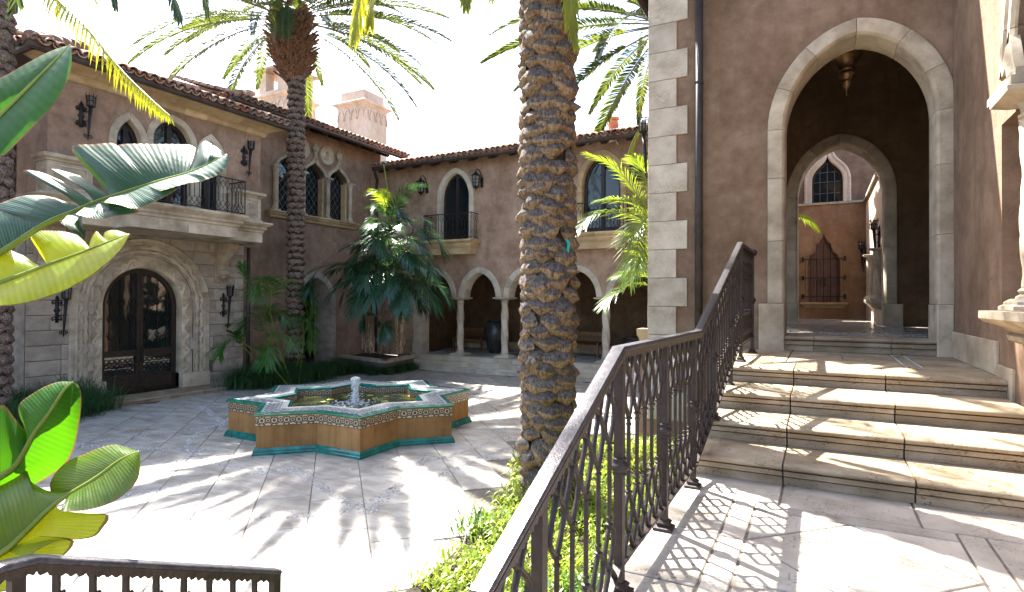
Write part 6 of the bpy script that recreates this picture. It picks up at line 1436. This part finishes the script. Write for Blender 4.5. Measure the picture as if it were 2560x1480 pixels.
ar = thing('areca_palm', (-2.8, 10.7, 0), 'sunlit yellow green areca palm leaning out beside the gatehouse quoins', 'palm')
for i, (P, L) in enumerate(ARECAF):
    ob('frond', frond_mb(spline(P, 6), 60, L*1.5, .019, .12, (60, 22), .28, 18, .012, 120+i, .04, .45), (ARECA, RIB), ar)
    ob('stalk', MB().tube([V((-2.8+R.uniform(-.1, .1), 10.7+R.uniform(-.1, .1), 0)), V(P[0])], .018, 5), RIB, ar)
cf = thing('court_palm', (V(COURTFROND[0][0]).x-.1, V(COURTFROND[0][0]).y, 1.8), 'single green palm frond reaching into view beyond the inner arch', 'palm')
ob('frond', frond_mb(spline(COURTFROND[0], 5), 34, .42, .034, .1, (58, 28), .4, 15, .013, 7, .2), (ARECA, RIB), cf)
q = V(COURTFROND[0][0]); ob('stalk', MB().tube([V((q.x-.1, q.y, 1.8)), q], .025, 6), RIB, cf)
# ------------------------------------------------------------ broad foreground leaves
def grid_leaf(base, outer, bulge, pleat, seed):
    nu, nv = 30, 8
    def rs(P, n):
        P = [V(p) for p in P]; P = spline(P, 5) if len(P) > 2 else [P[0].lerp(P[1], i/5) for i in range(6)]
        L = [0]
        for i in range(1, len(P)): L.append(L[-1]+(P[i]-P[i-1]).length)
        o = []; j = 0
        for i in range(n+1):
            s = L[-1]*i/n
            while j < len(L)-2 and L[j+1] < s: j += 1
            o.append(P[j].lerp(P[j+1], min(1, (s-L[j])/max(L[j+1]-L[j], 1e-6))))
        return o
    A, B = rs(base, nu), rs(outer, nu); m = MB(); loops = []; uv = []
    c = (A[nu//2]-V((0, 0, 2.3))).normalized()
    for j in range(nv+1):
        s = j/nv; row = []
        for i in range(nu+1):
            u = i/nu; p = A[i].lerp(B[i], s)
            off = -bulge*sin(pi*min(1, s*1.0))+pleat*s*(1-.4*s)*sin(i*1.9+seed)*1.0+.012*noise.noise(V((u*5, s*2, seed)))*s
            row.append(p+c*off); uv.append((u, s))
        loops.append(row)
    m.loft(loops, False, False); m.uv = uv; return m
def broad_leaf(parent, key, seed, name='leaf'):
    mt, (mid, lobes) = LEAVES[key]; mt = globals()[mt]; M_ = spline(mid, 8); k = len(M_)-1
    at = lambda t: M_[min(int(t*k), k-1)].lerp(M_[min(int(t*k), k-1)+1], t*k-min(int(t*k), k-1))
    rib = ob(name, MB().tube(M_, [.017*(1-.8*i/k) for i in range(k+1)], 6), RIB, parent, True)
    for i, (a, b, outer) in enumerate(lobes):
        base = [at(a+(b-a)*j/8) for j in range(9)]
        ob('blade', grid_leaf(base, outer, .03, .0025, seed+i), mt, rib, True)
    return rib
bp = thing('giant_bird_of_paradise', (-3.6, 1.2, 0), 'tall broad leaved plant at upper left with torn, drooping leaves crossing the facade', 'plant')
for i, k in enumerate(('A', 'B', 'C')): broad_leaf(bp, k, i*13)
for k in ('A', 'B', 'C'):
    p = V(LEAVES[k][1][0][0]); ob('stalk', MB().tube([V((-3.6, 1.2, 0)), V((-3.3, 1.0, 1.0))*.5+p*.5-V((0, 0, .3)), p], [.05, .035, .018], 7), RIB, bp, True)
bq = thing('banana_plant', (-3.3, 1.5, 0), 'low broad leaved plant at lower left with glowing backlit green leaves', 'plant')
for i, k in enumerate(('D', 'E', 'F')): broad_leaf(bq, k, i*17+5)
for k in ('D', 'E'):
    p = V(LEAVES[k][1][0][0]); ob('stalk', MB().tube([V((-3.3, 1.5, 0)), p*.6+V((-3.3, 1.3, 0))*.4, p], [.04, .03, .018], 7), RIB, bq, True)
# ------------------------------------------------------------ grasses and ground cover
def blades(n, rad, h, wd, seed, lean=1.0):
    r = random.Random(seed); m = MB()
    for i in range(n):
        a = r.random()*2*pi; b = V((cos(a), sin(a), 0)); p0 = V((r.gauss(0, rad*.25), r.gauss(0, rad*.25), 0)); hh = h*r.uniform(.6, 1.1); out = rad*r.uniform(.35, 1.1)*lean
        sd = V((-b.y, b.x, 0))*wd*.5; pts = []
        for j in range(5):
            t = j/4; p = p0+b*out*t**1.4+V((0, 0, hh*(1.55*t-.95*t*t*(.7+.6*out/rad)))); w_ = sd*(1-t*.85)
            pts += [p-w_, p+w_]
        m.add(pts, [(2*j, 2*j+1, 2*j+3, 2*j+2) for j in range(4)])
    return m
def grass_bed(name, spots, n, rad, h, wd, mat):
    m = MB()
    for i, (x, y, s) in enumerate(spots):
        c = blades(n, rad, h, wd, i*7+len(name)); q = Matrix.Translation((x, y, 0)) @ Matrix.Rotation(R.random()*6, 4, 'Z') @ Matrix.Scale(s, 4)
        m.add([q @ V(p) for p in c.v], c.f)
    return ob(name, m, mat, kind='stuff')
grass_bed('border_grass', ((-13.2, 5.7, 1.2), (-13.3, 6.15, 1.3), (-13.0, 5.2, 1.1), (-12.7, 5.5, .95), (-13.6, 5.45, 1.1), (-13.2, 6.5, .95), (-12.55, 5.0, .9), (-12.9, 6.05, .8)), 380, .75, .85, .014, GRASS)
grass_bed('border_grass', ((-13.2, 9.95, 1.0), (-13.4, 10.45, 1.2), (-12.9, 10.3, 1.0), (-13.1, 10.9, 1.15), (-13.1, 11.4, 1.2), (-12.9, 11.75, 1.05), (-13.4, 11.2, 1.2), (-12.8, 12.2, 1.0), (-12.7, 10.8, .9), (-12.75, 11.3, .9)), 380, .75, .85, .014, GRASS)
grass_bed('border_grass', ((-13.1, 12.65, .95), (-13.1, 13.15, 1.0), (-13.5, 13.6, 1.05), (-13.0, 13.6, .85), (-13.8, 13.2, .9), (-13.2, 13.9, .8)), 320, .65, .75, .013, GRASS)
grass_bed('border_grass', ((-13.6, 14.3, .7), (-13.1, 14.1, .7), (-12.6, 13.9, .75), (-12.15, 13.75, .7), (-11.85, 14.1, .7), (-11.85, 14.6, .75), (-11.95, 15.1, .75), (-12.0, 15.5, .6)), 300, .6, .62, .012, GRASS)
grass_bed('strap_grass', ((-1.35, 3.0, 1.0), (-1.6, 3.5, .9), (-1.25, 2.5, 1.0), (-1.7, 2.7, .8), (-1.5, 4.1, .8)), 90, .55, .55, .022, GRASSL)
tu = inst('grass_tuft', blades(70, .5, .5, .02, 77).mesh('blades'), Matrix.Translation((-2.98, 4.85, .03)) @ Matrix.Scale(.85, 4), None, label='small strappy green tuft at the edge of the bed, left of the handrail', cat='grass')
tu.data.materials.append(GRASSL)
bed = ob('planting_bed', MB().loft([[V((x, y, z)) for x, y in BED] for z in (-.02, .03)]), BLACKG, kind='structure')
cv = MB(); r = random.Random(3); nb = 0
while nb < 15000:
    x, y = r.uniform(-4.4, -.9), r.uniform(2.35, 9.2)
    if not inpoly(x+r.gauss(0, .05), y, BED): continue
    ed = min(1, .35+max(0, x+3.3-.12*max(0, 5-y))*.8) if y < 7 else 1; hgt = (.07+.24*max(0, noise.noise(V((x*1.3, y*1.3, 2)))+.35))*ed
    if noise.noise(V((x*2.1, y*2.1, 9))) < -.32 or (V((x, y, 0))-P1).length < .32: continue
    a = r.random()*2*pi; b = V((cos(a), sin(a), 0)); l = r.uniform(.05, .13); z = .02+hgt*r.random()
    l *= R.choice((.6, .8, 1, 1, 1.35)); p = V((x, y, z)); q = p+b*l*.5+V((0, 0, l*.55)); t = p+b*l+V((0, 0, l*.35)); s = V((-b.y, b.x, 0))*r.uniform(.006, .013)
    cv.add([p-s*.5, p+s*.5, q+s, q-s, t], [(0, 1, 2, 3), (3, 2, 4)]); nb += 1
ob('ground_cover', cv, COVER, kind='stuff', label=None)
tw = thing('dry_leaf', (-10.4, 5.9, 0), 'thin dry brown palm leaf strip lying on the shaded paving', 'leaf')
ob('strip', MB().tube([(-10.65, 5.7, .012), (-10.4, 5.85, .03), (-10.3, 6.1, .012)], [.004, .012, .004], 4), DEADST, tw)
for x, y, a in ((-8.9, 4.6, .4), (-6.2, 4.1, 2.0), (-4.6, 5.6, 1.1)):
    m = MB(); d = V((cos(a), sin(a), 0)); e = V((-d.y, d.x, 0)); p = V((x, y, .004)); m.loft([[p-d*.12, p-d*.12+V((0, 0, .002))], [p-e*.014+V((0, 0, .012)), p+e*.014+V((0, 0, .01))], [p+d*.13, p+d*.13+V((0, 0, .003))]], False, False)
    ob('leaf_litter', m, DEADST, court)
tp = thing("green_tape", P1+V((.26, -.1, 2.83)), 'scrap of green tape tied to the big palm trunk', 'tape')
ob('tape', MB().loft([[P1+V((.24, -.10, 3.0)), P1+V((.265, -.09, 3.01))], [P1+V((.275, -.12, 2.94)), P1+V((.30, -.10, 2.95))], [P1+V((.265, -.13, 2.84)), P1+V((.285, -.11, 2.83))]], False, False), GRNT, tp)
